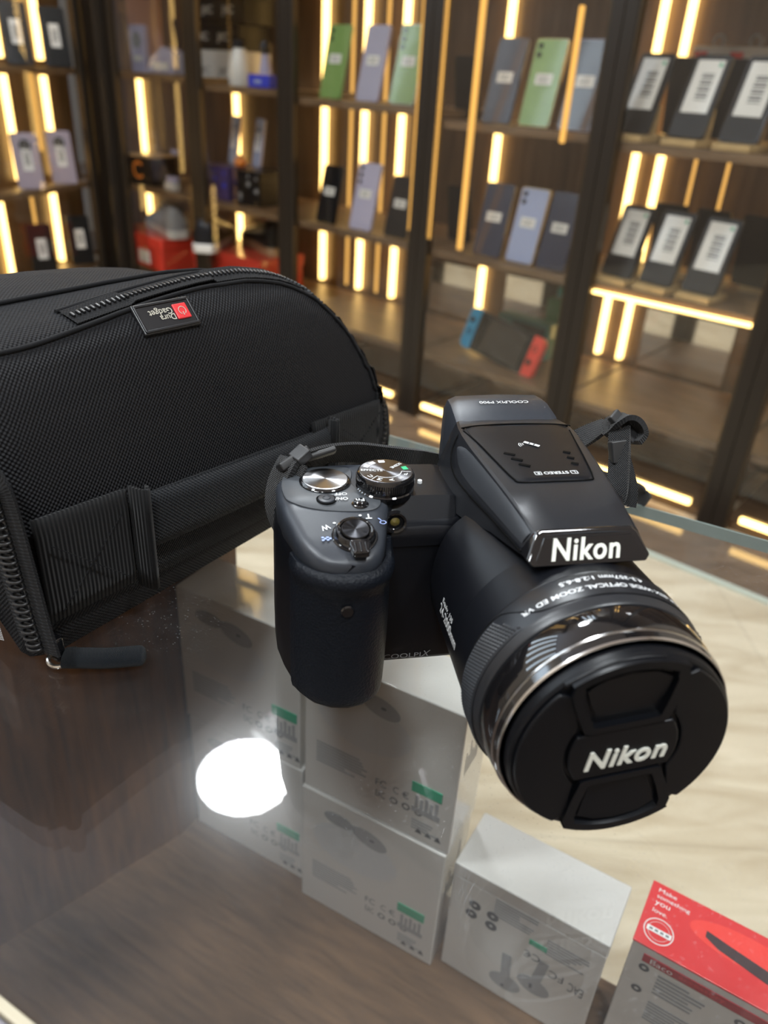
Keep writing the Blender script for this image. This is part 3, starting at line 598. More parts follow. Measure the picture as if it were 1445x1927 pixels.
t = good('orange_cap', 'small orange ball gadget in front of the pale blue phones', 'gadget', (452, 300), -0.02, 0.10); MB().lathe([(0, 0), (0.002, 0.012), (0.014, 0.019), (0.026, 0.012), (0.028, 0)], axis='z', n=20).build('body', PH['orange'], t, smooth=True, angle=80); MB().lathe([(0.026, 0.006), (0.034, 0.005), (0.034, 0)], axis='z', n=14).build('knob', PH['black'], t)

# ================================================================ COUNTER
CU = Vector((0.883, -0.469, 0)); CN_ = Vector((0.469, 0.883, 0))          # along / across the counter
def cw(a, b, z): return CU*a + CN_*b + Vector((0, 0, z))
FE = CN_.dot(onz((1172, 941), 0)); NE = CN_.dot(onz((40, 1900), 0))
XA, XB = -0.62, 0.62
counter = empty('glass_counter', 'low glass display counter under the camera and the bag', 'counter', cw(0.0, (FE+NE)/2, FZ), math.atan2(-0.469, 0.883))
def cbox(name, m, a0, a1, b0, b1, z0, z1, parent=counter, bevel=0.0):
    c = (FE+NE)/2
    return MB().box((a0, b0-c, z0-FZ), (a1, b1-c, z1-FZ)).build(name, m, parent, bevel=bevel)
c_ = (FE+NE)/2
g_ = MB()
z0, z1 = -0.008-FZ, 0.0-FZ
g_.add([(XA, NE-c_, z1), (XB, NE-c_, z1), (XB, FE-c_, z1), (XA, FE-c_, z1), (XA, NE-c_, z0), (XB, NE-c_, z0), (XB, FE-c_, z0), (XA, FE-c_, z0)], [(0,1,2,3), (7,6,5,4)])
gt = g_.build('glass_top', M['counter_glass'], counter, recalc=False)
e_ = cbox('polished_edge', M['glass_edge'], XA, XB, FE-0.0006, FE+0.0006, -0.0078, -0.0002); e_['label'] = 'pale green polished glass edge'
cbox('front_rail', mat('pale_rail', (0.42, 0.37, 0.27), 0.35), XA, XB, NE-0.0035, NE-0.0005, -0.03, 0.001, bevel=0.0006)
cbox('front_ledge', mat('ledge_grey', (0.20, 0.19, 0.21), 0.4), XA, XB, NE-0.06, NE-0.0036, -0.03, -0.001, bevel=0.001)
DZ = -0.335
BACKB = CN_.dot(onz((808, 1818), DZ)) + 0.058                                # rear edge of the wooden board
cbox('board', M['board'], XA, XB, NE-0.005, BACKB, DZ-0.012, DZ)
pl_a = CU.dot(Vector((-0.150, 0.430, 0)))
CMI = (Matrix.Translation(cw(0.0, (FE+NE)/2, FZ)) @ Matrix.Rotation(math.atan2(-0.469, 0.883), 4, 'Z')).inverted()
ep_ = [Vector(p) for p in ((-0.345, 0.235, DZ), (-0.152, 0.424, DZ), (-0.112, 0.50, DZ), (-0.124, 0.506, DZ), (-0.164, 0.430, DZ), (-0.357, 0.243, DZ))]
MB().prism([tuple((CMI @ p)[:2]) for p in ep_], DZ-FZ, -0.0085-FZ).build('end_panel', M['panelw'], counter)
cbox('near_panel', M['panelw'], XA, XB, NE-0.008, NE-0.001, FZ, -0.03)
for a in (XA+0.02, XB-0.02):
    cbox('post', M['bronze'], a-0.012, a+0.012, FE-0.03, FE-0.006, FZ, -0.0085)
cbox('far_rail', M['bronze'], XA+0.03, XB-0.03, FE-0.02, FE-0.008, FZ, FZ+0.03)

# ---- white earphone boxes in the counter
BW, BD = 0.112, 0.044
def pgrid(mb, x, z, w_, h_, rows, y, rnd=None):
    rr = random.Random(rnd or 3)
    for k in range(rows):
        q = h_/rows; mb.box((x, y-0.0001, z-k*q-q*0.55), (x+w_*(0.55+0.45*rr.random()), y, z-k*q))
def ear_bud(t, x, z, s, flip, m, rot=0.0):
    """flat printed picture of an earbud"""
    f = -1 if flip else 1; ca, sa = math.cos(rot), math.sin(rot)
    def P(px, pz): px, pz = px*s, pz*s*f; return (x+px*ca-pz*sa, -0.0003, z+px*sa+pz*ca)
    hd = [P(0.010*math.cos(a*PI/10), 0.007*math.sin(a*PI/10)) for a in range(20)]
    st = [P(-0.003, -0.002), P(0.003, -0.002), P(0.0035, -0.026), P(-0.0022, -0.026)]
    mb = MB(); mb.add(hd, [tuple(range(20))]); mb.add([(a, b-0.00005, c) for a, b, c in st], [(0,1,2,3)]); mb.build('earbud_print', m, t)
def ear_box(loc, rz, h_, w_, label, style, grp, d_=BD):
    t = empty('earphone_box', label, 'box', loc, rz, grp)
    MB().box((0, 0, 0), (w_, d_, h_-0.012 if style == 'pair' else h_)).build('carton', M['boxwhite'], t, bevel=0.0012)
    if style == 'pair':
        MB().box((-0.0004, -0.0004, h_-0.0118), (w_+0.0004, d_+0.0004, h_)).build('lid', M['boxwhite'], t, bevel=0.0012)
    fr = empty('print_anchor', None, None) if False else None
    if style == 'case':      # back of the pack: earphone case picture, small print, certification marks, green sticker
        mb = MB(); el = [(w_*0.40+0.034*math.cos(a*PI/16), -0.0002, h_*0.66+0.021*math.sin(a*PI/16)) for a in range(32)]
        mb.add(el, [tuple(range(32))]); mb.build('case_print', M['boxlight'], t)
        mb = MB(); mb.add([(w_*0.50+0.014*math.cos(a*PI/16+0.3), -0.0003, h_*0.83+0.008*math.sin(a*PI/16)) for a in range(32)], [tuple(range(32))])
        mb.add([(w_*0.28+0.012*math.cos(a*PI/16), -0.0003, h_*0.86+0.006*math.sin(a*PI/16)) for a in range(32)], [tuple(range(32))]); mb.build('earbud_print', M['boxshade'], t)
        mb = MB(); mb.add([(w_*0.52+0.002*math.cos(a*PI/8), -0.0004, h_*0.83+0.0012*math.sin(a*PI/8)) for a in range(16)], [tuple(range(16))]); mb.build('mark_print', M['boxtext'], t)
        mb = MB(); pgrid(mb, 0.010, h_*0.40, 0.040, 0.020, 8, -0.0001, 5); pgrid(mb, 0.084, h_*0.155, 0.020, 0.010, 4, -0.0001, 9); mb.build('small_print', M['boxshade'], t)
        mb = MB(); f = lambda x, z: plane_fn((x, 0, z), (1,0,0), (0,0,1))
        lettering(mb, 'FC', 0.008, 0.006, f(0.060, h_*0.30)); lettering(mb, 'C', 0.004, 0.006, f(0.071, h_*0.30)); lettering(mb, '\u20ac', 0.005, 0.006, f(0.078, h_*0.30)); lettering(mb, 'EAC', 0.007, 0.006, f(0.060, h_*0.215))
        for k in range(3): mb.lathe([(-0.0001, 0.0018), (-0.0001, 0.003)], c=(0.070+0.009*k, -0.0001, h_*0.215), n=14)
        for k in range(3): mb.add([(0.094+0.007*(k-1), -0.0002, h_*0.06), (0.099+0.007*(k-1), -0.0002, h_*0.06), (0.0965+0.007*(k-1), -0.0002, h_*0.06+0.005)], [(0,1,2)])
        mb.build('certification_marks', M['boxtext'], t)
        st = MB().box((0.082, -0.0006, h_*0.36), (0.103, -0.0001, h_*0.43)).build('green_sticker', M['boxgreen'], t)
        mb = MB(); mb.box((0.083, -0.0003, h_*0.21), (0.103, -0.0001, h_*0.25)); 
        for k in range(5): mb.box((0.085+0.0035*k, -0.0003, h_*0.25), (0.0873+0.0035*k, -0.0001, h_*(0.34-0.02*(k % 2))))
        mb.build('dark_print', M['boxshade'], t)
        mb = MB(); pgr = random.Random(4)
        for k in range(7): mb.box((w_, 0.008+0.003*k, h_*0.55), (w_+0.0001, 0.0095+0.003*k, h_*(0.55+0.3*pgr.random()+0.08)))
        mb.build('side_print', M['boxshade'], t)
    else:                    # lying upside down: earbuds, certification marks, small print
        f = lambda x, z: plane_fn((x, -0.0004, z), (-1,0,0), (0,0,-1), lift=0.0003)
        g = lambda x, z: (lambda X_, Y_, hh: Vector((x - X_, -0.0003, z - Y_)))
        ear_bud(t, w_*0.46, h_*0.18, 1.15, True, M['boxshade'], 0.10); ear_bud(t, w_*0.64, h_*0.30, 1.15, True, M['boxshade'], -0.10)
        mb = MB(); mb.box((w_*0.615, -0.0005, h_*0.27), (w_*0.635, -0.0004, h_*0.315)); mb.box((w_*0.44, -0.0005, h_*0.13), (w_*0.46, -0.0004, h_*0.15)); mb.build('mark_print', M['boxtext'], t)
        mb = MB(); lettering(mb, 'EAC', 0.010, 0.009, g(w_*0.89, h_*0.48)); lettering(mb, 'FC', 0.010, 0.007, g(w_*0.76, h_*0.50)); lettering(mb, 'C\u20ac', 0.011, 0.007, g(w_*0.59, h_*0.56))
        for xx, zz in ((0.30, 0.62), (0.30, 0.71), (0.175, 0.72), (0.16, 0.63)): mb.lathe([(-0.0001, 0.0012), (-0.0001, 0.0042)], c=(w_*xx, -0.0002, h_*zz), n=16)
        mb.build('certification_marks', M['boxtext'], t)
        mb = MB(); pgrid(mb, w_*0.30, h_*0.88, 0.030, 0.018, 7, -0.0001, 2); pgrid(mb, w_*0.66, h_*0.78, 0.030, 0.016, 6, -0.0001, 6); mb.build('small_print', M['boxshade'], t)
        MB().box((w_*0.555, -0.0006, h_*0.66), (w_*0.67, -0.0001, h_*0.70)).build('green_sticker', M['boxgreen'], t)
    return t
RZC = math.radians(-27.2)
mp = onz((567, 1680), DZ); BH = 0.1205
GB = 'white earphone boxes stacked on the counter board'
ear_box((mp.x, mp.y, DZ+0.0003), RZC, BH, BW, 'white earphone box, lower one of the stack below the camera grip', 'case', GB)
ear_box((mp.x+0.0016, mp.y+0.001, DZ+BH+0.0008), RZC, BH, BW, 'white earphone box directly below the camera, upper one of its stack', 'case', GB)
lp = onz((374, 1545), DZ)
ear_box((lp.x, lp.y, DZ+0.0003), RZC, BH, 0.1055, 'white earphone box behind the lamp glare, lower one of the left stack', 'case', GB)
ear_box((lp.x-0.002, lp.y+0.001, DZ+BH+0.0008), RZC, BH, 0.1055, 'white earphone box left of the camera grip, upper one of the left stack', 'case', GB)
wp = onz((857, 1622), -0.224)
ear_box((wp.x, wp.y, DZ+0.0003), math.radians(-29.5), 0.111, 0.104, 'white earphone box with a lid and printed earbuds, beside the red box', 'pair', None, d_=0.047)
# ---- red box with a white front
rp = onz((1192, 1766), -0.215)
t = empty('microphone_box', 'red box with a white printed front and a dark pen-like picture on top', 'box', (rp.x, rp.y, DZ+0.0003), math.radians(-30.5))
rh, rw, rd = -0.215-DZ, 0.150, 0.046
MB().box((0, 0, 0), (rw, rd, rh-0.0006)).build('carton', M['boxwhite'], t, bevel=0.001)
tp = MB().box((-0.0004, -0.0004, rh-0.0016), (rw+0.0004, rd+0.0004, rh)).build('red_top', M['redbox'], t, bevel=0.0005)
fn = lambda x, y: plane_fn((x, y, rh), (1,0,0), (0,1,0), lift=0.00025)
mb = MB()
for k, s in enumerate(('Make', 'something', 'you', 'love.')): 
    wd = (0.011, 0.020, 0.009, 0.009)[k]; lettering(mb, s, wd, 0.0030 if k in (0, 3) else 0.0036, fn(0.0045+wd/2, rd-0.005-0.0052*k))
mb.build('slogan', M['pwhite'], tp)
mb = MB()
for r0, r1 in ((0.0082, 0.0088), (0.0062, 0.0064)):
    mb.lathe([(rh+0.0002, r0), (rh+0.0002, r1)], c=(0.0115, 0.0125, 0), axis='z', n=40)
mb.box((0.0045, 0.0105, rh+0.0002), (0.0190, 0.0140, rh+0.0003)); mb.build('round_seal', M['pwhite'], tp)
mb = MB()
for k in range(4): mb.box((0.0060+0.0032*k, 0.0115, rh+0.0003), (0.0080+0.0032*k, 0.0130, rh+0.0004))
mb.build('seal_marks', M['greyprint'], tp)
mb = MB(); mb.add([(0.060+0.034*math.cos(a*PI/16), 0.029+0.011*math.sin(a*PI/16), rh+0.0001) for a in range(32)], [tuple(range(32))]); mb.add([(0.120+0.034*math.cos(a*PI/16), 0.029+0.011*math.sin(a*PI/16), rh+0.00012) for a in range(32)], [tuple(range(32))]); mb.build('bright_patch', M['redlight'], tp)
pn = [(0.036, 0.030), (0.036, 0.0255), (0.044, 0.0215), (0.085, 0.0135), (0.14, 0.006), (0.14, 0.014), (0.088, 0.0215), (0.050, 0.0275)]
MB().add([(x, y, rh+0.0002) for x, y in pn], [tuple(range(8))]).build('pen_picture', mat('pen_dark', (0.06, 0.035, 0.04), 0.4), tp)
mb = MB(); mb.box((0.008, -0.0008, rh-0.0135), (rw-0.006, -0.0002, rh-0.0070)); bnd = mb.build('red_band', M['reddark'], t)
mb = MB(); lettering(mb, 'Baco', 0.013, 0.0042, plane_fn((0.019, -0.0008, rh-0.0102), (1,0,0), (0,0,1))); mb.build('band_lettering', M['pwhite'], bnd)
mb = MB(); lettering(mb, 'accessory', 0.026, 0.0036, plane_fn((0.042, -0.0008, rh-0.0104), (1,0,0), (0,0,1))); mb.build('band_lettering', M['redbox'], bnd)
mb = MB()
for x, z, rows, s in ((0.019, 0.019, 6, 1), (0.019, 0.046, 7, 2), (0.074, 0.019, 6, 3), (0.074, 0.048, 6, 4), (0.118, 0.019, 6, 5)): pgrid(mb, x, rh-z, 0.030, 0.020, rows, -0.0002, s)
mb.build('small_print', M['boxshade'], t)
mb = MB()
for x, z in ((0.0105, 0.0195), (0.0105, 0.041), (0.066, 0.021), (0.066, 0.05)): mb.lathe([(-0.0003, 0.0013), (-0.0003, 0.0032)], c=(x, 0, rh-z), n=20)
mb.build('round_icons', M['boxtext'], t)

# ================================================================ BAG
BA = onz((85, 1255), 0); BDI = Vector((0.539, 0.842, 0)); BM = Vector((-0.842, 0.539, 0))
bag_rz = math.atan2(0.842, 0.539)            # local x = along the bag, local y = depth
bag = empty('camera_bag', 'black nylon camera bag lying on the glass counter with its zip around the lid', 'bag', BA + Vector((0, 0, 0.0004)), bag_rz)
LB, DB = 0.262, 0.17
KL = 0.958
def Hl(l):
    pts = [(-0.02, 0.141), (0.02, 0.142), (0.06, 0.145), (0.10, 0.152), (0.135, 0.158), (0.165, 0.156), (0.19, 0.144), (0.212, 0.126), (0.230, 0.104), (0.246, 0.074), (0.256, 0.042), (0.260, 0.014), (0.262, 0.0)]
    for (a, b), (c, d) in zip(pts, pts[1:]):
        if a <= l <= c: return b + (d-b)*(l-a)/(c-a)
    return pts[-1][1] if l > 0 else pts[0][1]
def Hb(l):
    pts = [(-0.02, 0.146), (0.06, 0.147), (0.10, 0.144), (0.135, 0.138), (0.165, 0.130), (0.19, 0.120), (0.212, 0.104), (0.230, 0.086), (0.246, 0.062), (0.256, 0.035), (0.260, 0.012), (0.262, 0.0)]
    for (a, b), (c, d) in zip(pts, pts[1:]):
        if a <= l <= c: return b + (d-b)*(l-a)/(c-a)
    return 0.0
PROF = [(0.004, 0.0), (-0.001, 0.012), (-0.003, 0.032), (-0.001, 0.052), (0.002, 0.066), (0.005, 0.080), (0.009, 0.096), (0.014, 0.110), (0.020, 0.122), (0.028, 0.131), (0.036, 0.1355), (0.046, 0.1375), (0.060, 0.1400), (0.080, 0.1415), (0.100, 0.140), (0.120, 0.135), (0.140, 0.125), (0.155, 0.107), (0.165, 0.080), (0.170, 0.040), (0.168, 0.0)]
def bag_pt(l, u):
    """u runs 0..1 over the cross-section"""
    x = u * (len(PROF) - 1); i = min(int(x), len(PROF) - 2); f = x - i
    m_, z = [PROF[i][k] + (PROF[i+1][k]-PROF[i][k])*f for k in (0, 1)]
    k_ = max(0.0, min(1.0, (m_-0.035)/0.045)); k_ = k_*k_*(3-2*k_); H_ = Hl(l)*(1-k_) + Hb(l)*k_; zz = z * H_ / 0.1425 if z > 0 else z
    # keep the lower part full height, squash only what is above the outline
    zz = min(z, H_ * (1 - 0.06*math.exp(-max(z - H_, 0)*40))) if z > H_*0.80 else z
    if z > H_*0.80: zz = H_*0.80 + (H_*0.20) * (1 - math.exp(-(z - H_*0.80)/(H_*0.20 + 1e-6)))
    rnd = 0.010 * max(0, 1 - l/0.012)**2 if l < 0.012 else 0
    wob = 0.0012*math.sin(l*38 + z*50) * min(1, z/0.03)
    return Vector((l*KL, m_ + rnd*0.6 + wob, max(zz, 0)*0.988))
ls = [0.0, 0.002, 0.006, 0.012] + [0.02 + 0.008*i for i in range(25)] + [0.220, 0.228, 0.235, 0.241, 0.246, 0.250, 0.254, 0.257, 0.2595, 0.261, 0.262]
NU = 60
mb = MB(); uv = []; al = [0]
for j in range(1, NU+1): al.append(al[-1] + (bag_pt(0.1, j/NU) - bag_pt(0.1, (j-1)/NU)).length)
vs = []
for l in ls:
    for j in range(NU+1): vs.append(tuple(bag_pt(l, j/NU))); uv.append((l, al[j]))
fs = []
for i in range(len(ls)-1):
    for j in range(NU): a = i*(NU+1)+j; fs.append((a, a+NU+1, a+NU+2, a+1))
# near end face
o = len(vs); c0 = Vector((0.0, 0.07, 0.07)); end = [bag_pt(0, j/NU) for j in range(NU+1)]
for s in (0.96, 0.6, 0.2):
    for p in end:
        q = c0 + (p - c0)*s; q.x = -0.004*(1-s)-0.002; vs.append(tuple(q)); uv.append((q.y, q.z))
rings = [list(range(NU+1))] + [list(range(o+k*(NU+1), o+(k+1)*(NU+1))) for k in range(3)]
for k in range(3):
    for j in range(NU): fs.append((rings[k][j+1], rings[k][j], rings[k+1][j], rings[k+1][j+1]))
fs.append(tuple(rings[3]))
o2 = len(vs); vs.append((LB, 0.08, 0.0)); uv.append((0, 0))
mb.add(vs, fs); mb.uv = uv
body = mb.build('bag_body', M['bag'], bag, smooth=True, angle=80)
bpy.context.view_layer.update()
bv = BVHTree.FromPolygons([Vector(v) for v in vs], fs)
BMX = Matrix.Translation(BA) @ Matrix.Rotation(bag_rz, 4, 'Z'); BMI = BMX.inverted()
def bag_hit(px):
    o_ = BMI @ EYE; d_ = (BMI.to_3x3() @ ray(px)).normalized(); h = bv.ray_cast(o_, d_)
    return (h[0], h[1]) if h[0] is not None else (None, None)
def bag_near(p):
    h = bv.find_nearest(Vector(p)); return h[0], h[1]
def surf_ribbon(name, pts, half, m, parent, lift=0.0008, th=0.0006, k=10, uvk=1.0, sub=None):
    """cloth strip following the bag; pts are pixels or local points"""
    P = []
    for p in pts:
        if len(p) == 2:
            h, n = bag_hit(p)
            if h is None: continue
            P.append(h)
        else: P.append(Vector(p))
    C = catmull(P, k); vs = []; uv = []; fs = []; run = 0
    for i, p in enumerate(C):
        q, n = bag_near(p); n = n.normalized()
        t = (C[min(i+1, len(C)-1)] - C[max(i-1, 0)]).normalized(); s = n.cross(t).normalized()
        if i: run += (C[i]-C[i-1]).length
        for w_, hh in ((-half, 0), (-half, th), (half, th), (half, 0)):
            vs.append(q + s*w_ + n*(lift + hh)); uv.append((run, w_))
    for i in range(len(C)-1):
        for a, b in ((0, 1), (1, 2), (2, 3)): fs.append((i*4+a, i*4+b, (i+1)*4+b, (i+1)*4+a))
    mb = MB(); mb.add(vs, fs); mb.uv = uv; return mb.build(name, m, parent, smooth=True, angle=60), C
# ---- lid zip
zlu = [(0.0, 0.455), (0.03, 0.47), (0.06, 0.485), (0.09, 0.50), (0.12, 0.505), (0.145, 0.50), (0.168, 0.49), (0.188, 0.475), (0.204, 0.455), (0.216, 0.43), (0.227, 0.395), (0.2365, 0.35), (0.2440, 0.29), (0.2490, 0.22), (0.2515, 0.13), (0.2522, 0.04)]
zp = [bag_pt(l, u) for l, u in zlu]
def zip_line(P, name, side, tooth, gap):
    C = catmull(P, 24); m1 = MB(); acc = 0; last = C[0]
    for i in range(1, len(C)-1):
        acc += (C[i]-C[i-1]).length
        if acc >= gap:
            acc = 0; q, n = bag_near(C[i]); t = (C[i+1]-C[i-1]).normalized(); s = n.cross(t).normalized()
            m1.obox(q + n*0.0014, t, s, n, gap*0.30, tooth*0.72, 0.0008)
    return m1
zz = empty('lid_zip', None, None, parent=bag) if False else None
zall = zp; zp = zp[2:]
tp_, C_ = surf_ribbon('zip_tape', [tuple(p) for p in zp], 0.0055, M['tape'], bag, lift=0.0004)
zip_line(zp, 'zip', 0, 0.0021, 0.0021).build('zip_teeth', M['teeth'], bag, bevel=0.0003, seg=1)
# piping beside the zip
def offset_line(P, d):
    C = catmull(P, 6); out = []
    for i, p in enumerate(C):
        q, n = bag_near(p); t = (C[min(i+1, len(C)-1)] - C[max(i-1, 0)]).normalized(); s = n.cross(t).normalized(); q2, n2 = bag_near(q + s*d); out.append(q2 + n2*0.0006)
    return out
for dd in (0.0075, -0.0075):
    MB().tube(offset_line(zall if dd < 0 else zp, dd), 0.0011, 6).build('piping', M['tape'], bag, smooth=True, angle=80)
# seam across the back top and the side seam under the lid
MB().tube([bag_near(bag_pt(l, 0.60))[0] + Vector((0, 0, 0.0008)) for l in [0.0+0.01*i for i in range(20)]], 0.0012, 6).build('seam', M['tape'], bag, smooth=True, angle=80)
# ---- webbing and handle along the lower side
def front(l, z, out=0.0): return Vector((l, -0.0045 - out, z))
def panel(name, l0, l1, zt, zb, m, out, parent=bag, th=0.0016, n=24, bulge=0.0, wave=0.0):
    """strip on the vertical side; zt/zb: top and bottom height as functions of l"""
    vs = []; uv = []; fs = []; NV = 6
    for i in range(n+1):
        l = l0 + (l1-l0)*i/n; f = i/n
        for j in range(NV+1):
            z = zb(l) + (zt(l)-zb(l))*j/NV; o_ = out + bulge*math.sin(PI*f)**0.5*(0.6+0.4*math.sin(PI*j/NV)) + wave*math.sin(l*260)
            if j in (0, NV): o_ -= th*0.6
            vs.append(front(l, z, o_)); uv.append((l, z))
    for i in range(n):
        for j in range(NV): a = i*(NV+1)+j; fs.append((a, a+NV+1, a+NV+2, a+1))
    m_ = MB(); m_.add(vs, fs); m_.uv = uv; o = m_.build(name, m, parent, smooth=True, angle=80, recalc=False)
    s = o.modifiers.new('sol', 'SOLIDIFY'); s.thickness = th; s.offset = -1 
    return o
ln = lambda a, b, c, d: (lambda l: b + (d-b)*(l-a)/(c-a))
ztop = ln(0.008, 0.069, 0.235, 0.052); zbot = ln(0.008, 0.021, 0.235, 0.013)
panel('webbing', 0.004, 0.047, ztop, zbot, M['webbing'], 0.0004)
panel('webbing', 0.172, 0.236, ztop, zbot, M['webbing'], 0.0004)
panel('handle_backing', 0.045, 0.180, lambda l: ztop(l)-0.006, lambda l: zbot(l)-0.002, M['pad'], 0.0000)
hd = panel('handle', 0.050, 0.184, lambda l: ztop(l)-0.003, lambda l: zbot(l)+0.016, M['pad'], 0.0050, th=0.004, bulge=0.0055)
# handle end loops: folded webbing standing off the bag
for l0, sg in ((0.047, 1), (0.184, -1)):
    vs = []; fs = []; uv = []; K = 10
    for i in range(K+1):
        a = PI*i/K; l = l0 + sg*(0.0005) + sg*0.0055*(1-math.cos(a))*0.5; o_ = 0.001 + 0.0085*math.sin(a)
        if i > K*0.5: o_ = max(o_, 0.0055)
        for j in range(5): z = zbot(l)-0.001 + (ztop(l)+0.003-zbot(l))*j/4; vs.append(front(l, z, o_)); uv.append((l+o_, z))
    for i in range(K):
        for j in range(4): a = i*5+j; fs.append((a, a+5, a+6, a+1))
    m_ = MB(); m_.add(vs, fs); m_.uv = uv; o = m_.build('handle_loop', M['webbing'], bag, smooth=True, angle=80, recalc=False); s = o.modifiers.new('sol', 'SOLIDIFY'); s.thickness = 0.0014; s.offset = 0
# stitched cross on the webbing
mb = MB()
for (a, b) in (((0.008, 0.026), (0.042, 0.058)), ((0.008, 0.058), (0.042, 0.026)), ((0.195, 0.020), (0.232, 0.046)), ((0.195, 0.046), (0.232, 0.020))):
    K = 16
    for k in range(K):
        p = front(a[0]+(b[0]-a[0])*(k+0.5)/K, a[1]+(b[1]-a[1])*(k+0.5)/K, 0.0026); d_ = Vector((b[0]-a[0], 0, b[1]-a[1])).normalized(); mb.obox(p, d_, (0,1,0), d_.cross(Vector((0,1,0))), 0.0008, 0.0003, 0.0002)
mb.build('stitching', M['tape'], bag)['kind'] = 'stuff'
# ---- open end: coil zip with slider and pull
end_pl = lambda px: BMI @ onpl(px, BA, BDI)
czp = []
for p in ((-30, 860), (0, 900), (18, 950), (38, 1020), (55, 1080), (74, 1150), (92, 1208)):
    q = end_pl(p); q.x = -0.006; q.z = max(q.z, 0.006); czp.append(q)
CC = catmull(czp, 30); coil = MB(); hp = []; run = 0
for i, p in enumerate(CC):
    if i: run += (CC[i]-CC[i-1]).length
for turn_r, ph in ((0.0031, 0),):
    tot = run; nT = int(tot/0.0026); pts = []
    for k in range(nT*12+1):
        f = k/(nT*12); x = f*(len(CC)-1); i = min(int(x), len(CC)-2); p = CC[i].lerp(CC[i+1], x-i); t = (CC[i+1]-CC[i]).normalized(); s = Vector((1,0,0)).cross(t).normalized(); a = 2*PI*k/12
        pts.append(p + s*math.cos(a)*0.0042 + Vector((1,0,0))*math.sin(a)*0.0020)
    coil.tube(pts, 0.00065, 6)
coil.build('zip_coil', M['teeth'], bag, smooth=True, angle=80)
def strip(name, P, wv, m, hw, ht, parent=bag):
    C = catmull(P, 8); mb = MB(); mb.ribbon(C, [wv]*len(C), hw, ht); mb.uv = [(i//4*0.002, 0.002*(i % 4)) for i in range(len(mb.v))]; return mb.build(name, m, parent, smooth=True, angle=50)
strip('zip_tape', [p + Vector((0.002, -0.0075, 0)) for p in czp], (0, 1, 0), M['tape'], 0.0055, 0.0006)
strip('zip_tape', [p + Vector((0.002, 0.0075, 0)) for p in czp], (0, 1, 0), M['tape'], 0.0055, 0.0006)
# mesh window beside the zip
mb = MB(); mz = random.Random(2)
def Q(px): q = end_pl(px); q.x = -0.0052; return q
c00, c10, c11, c01 = Q((-40, 1080)), Q((2, 1105)), Q((30, 1196)), Q((-40, 1180))
def bil(u, v): return c00.lerp(c10, u).lerp(c01.lerp(c11, u), v)
for i in range(26):
    for j in range(26):
        a, b = bil((i+0.15)/26, (j+0.15)/26), bil((i+0.85)/26, (j+0.85)/26); c, d = bil((i+0.85)/26, (j+0.15)/26), bil((i+0.15)/26, (j+0.85)/26)
        mb.add([a, c, b, d], [(0,1,2,3)])
ms = mb.build('mesh_window', M['mesh'], bag); ms['label'] = 'pale mesh showing beside the zip'
# slider, ring and pull tab
sl = BMI @ onz((100, 1216), 0.008)
mb = MB(); mb.obox(sl, (1,0,0), (0,1,0), (0,0,1), 0.0022, 0.0055, 0.006); sd = mb.build('zip_slider', M['gloss'], bag, bevel=0.0012)
mb = MB(); a_, b_ = BMI @ onz((97, 1205), 0.014), BMI @ onz((110, 1232), 0.010)
mb.tube(catmull([a_, (a_+b_)/2 + Vector((-0.001, 0, 0.002)), b_], 6), 0.0013, 8).build('slider_bridge', M['gloss'], sd, smooth=True)
rc = onz((112, 1240), 0.0035); rd_ = (onz((140, 1238), 0.0035) - rc).normalized(); rn = Vector((0.1, -0.25, 1)).normalized(); rs = rn.cross(rd_).normalized()
pts = [BMI @ (rc + rd_*0.0043*math.cos(a*PI/14) + rs*0.0043*math.sin(a*PI/14)) for a in range(29)]
mb = MB(); mb.tube(pts, 0.0010, 8, cap=False)
q0 = rc + rd_*0.0052; mb.obox(BMI @ q0, BMI.to_3x3() @ rd_, BMI.to_3x3() @ rs, BMI.to_3x3() @ rn, 0.0011, 0.0050, 0.0007)
mb.build('pull_ring', M['metal'], sd, smooth=True)['label'] = 'silver metal pull ring'
p0 = onz((122, 1239), 0.0042); p1 = onz((200, 1240), 0.0042); p2 = onz((276, 1234), 0.0040)
C = catmull([p0, p0.lerp(p1, 0.5), p1, p1.lerp(p2, 0.6), p2], 8); secs = []
for i, p in enumerate(C):
    f = i/(len(C)-1); hw = 0.0053*(1 - 0.0*f) * (math.sqrt(max(0, 1-((f-0.86)/0.14)**2)) if f > 0.86 else 1) + 0.0002; hh = 0.0030*(1 if f < 0.9 else max(0.25, 1-(f-0.9)*7))
    t = (C[min(i+1, len(C)-1)]-C[max(i-1, 0)]).normalized(); s = Vector((0,0,1)).cross(t).normalized()
    secs.append([BMI @ (p + s*hw*math.copysign(abs(math.cos(a))**0.7, math.cos(a)) + Vector((0,0,1))*hh*math.sin(a)) for a in [k*2*PI/16 for k in range(16)]])
mb = MB(); mb.loft(secs); mb.uv = [(i//16*0.0018, (i % 16)*0.0015) for i in range(len(mb.v))]
pm = weave('pull_fabric', (0.006, 0.0085, 0.012), 0.0010, 0.7, 0.6, sheen=0.05); mb.build('pull_tab', pm, sd, smooth=True, angle=80)
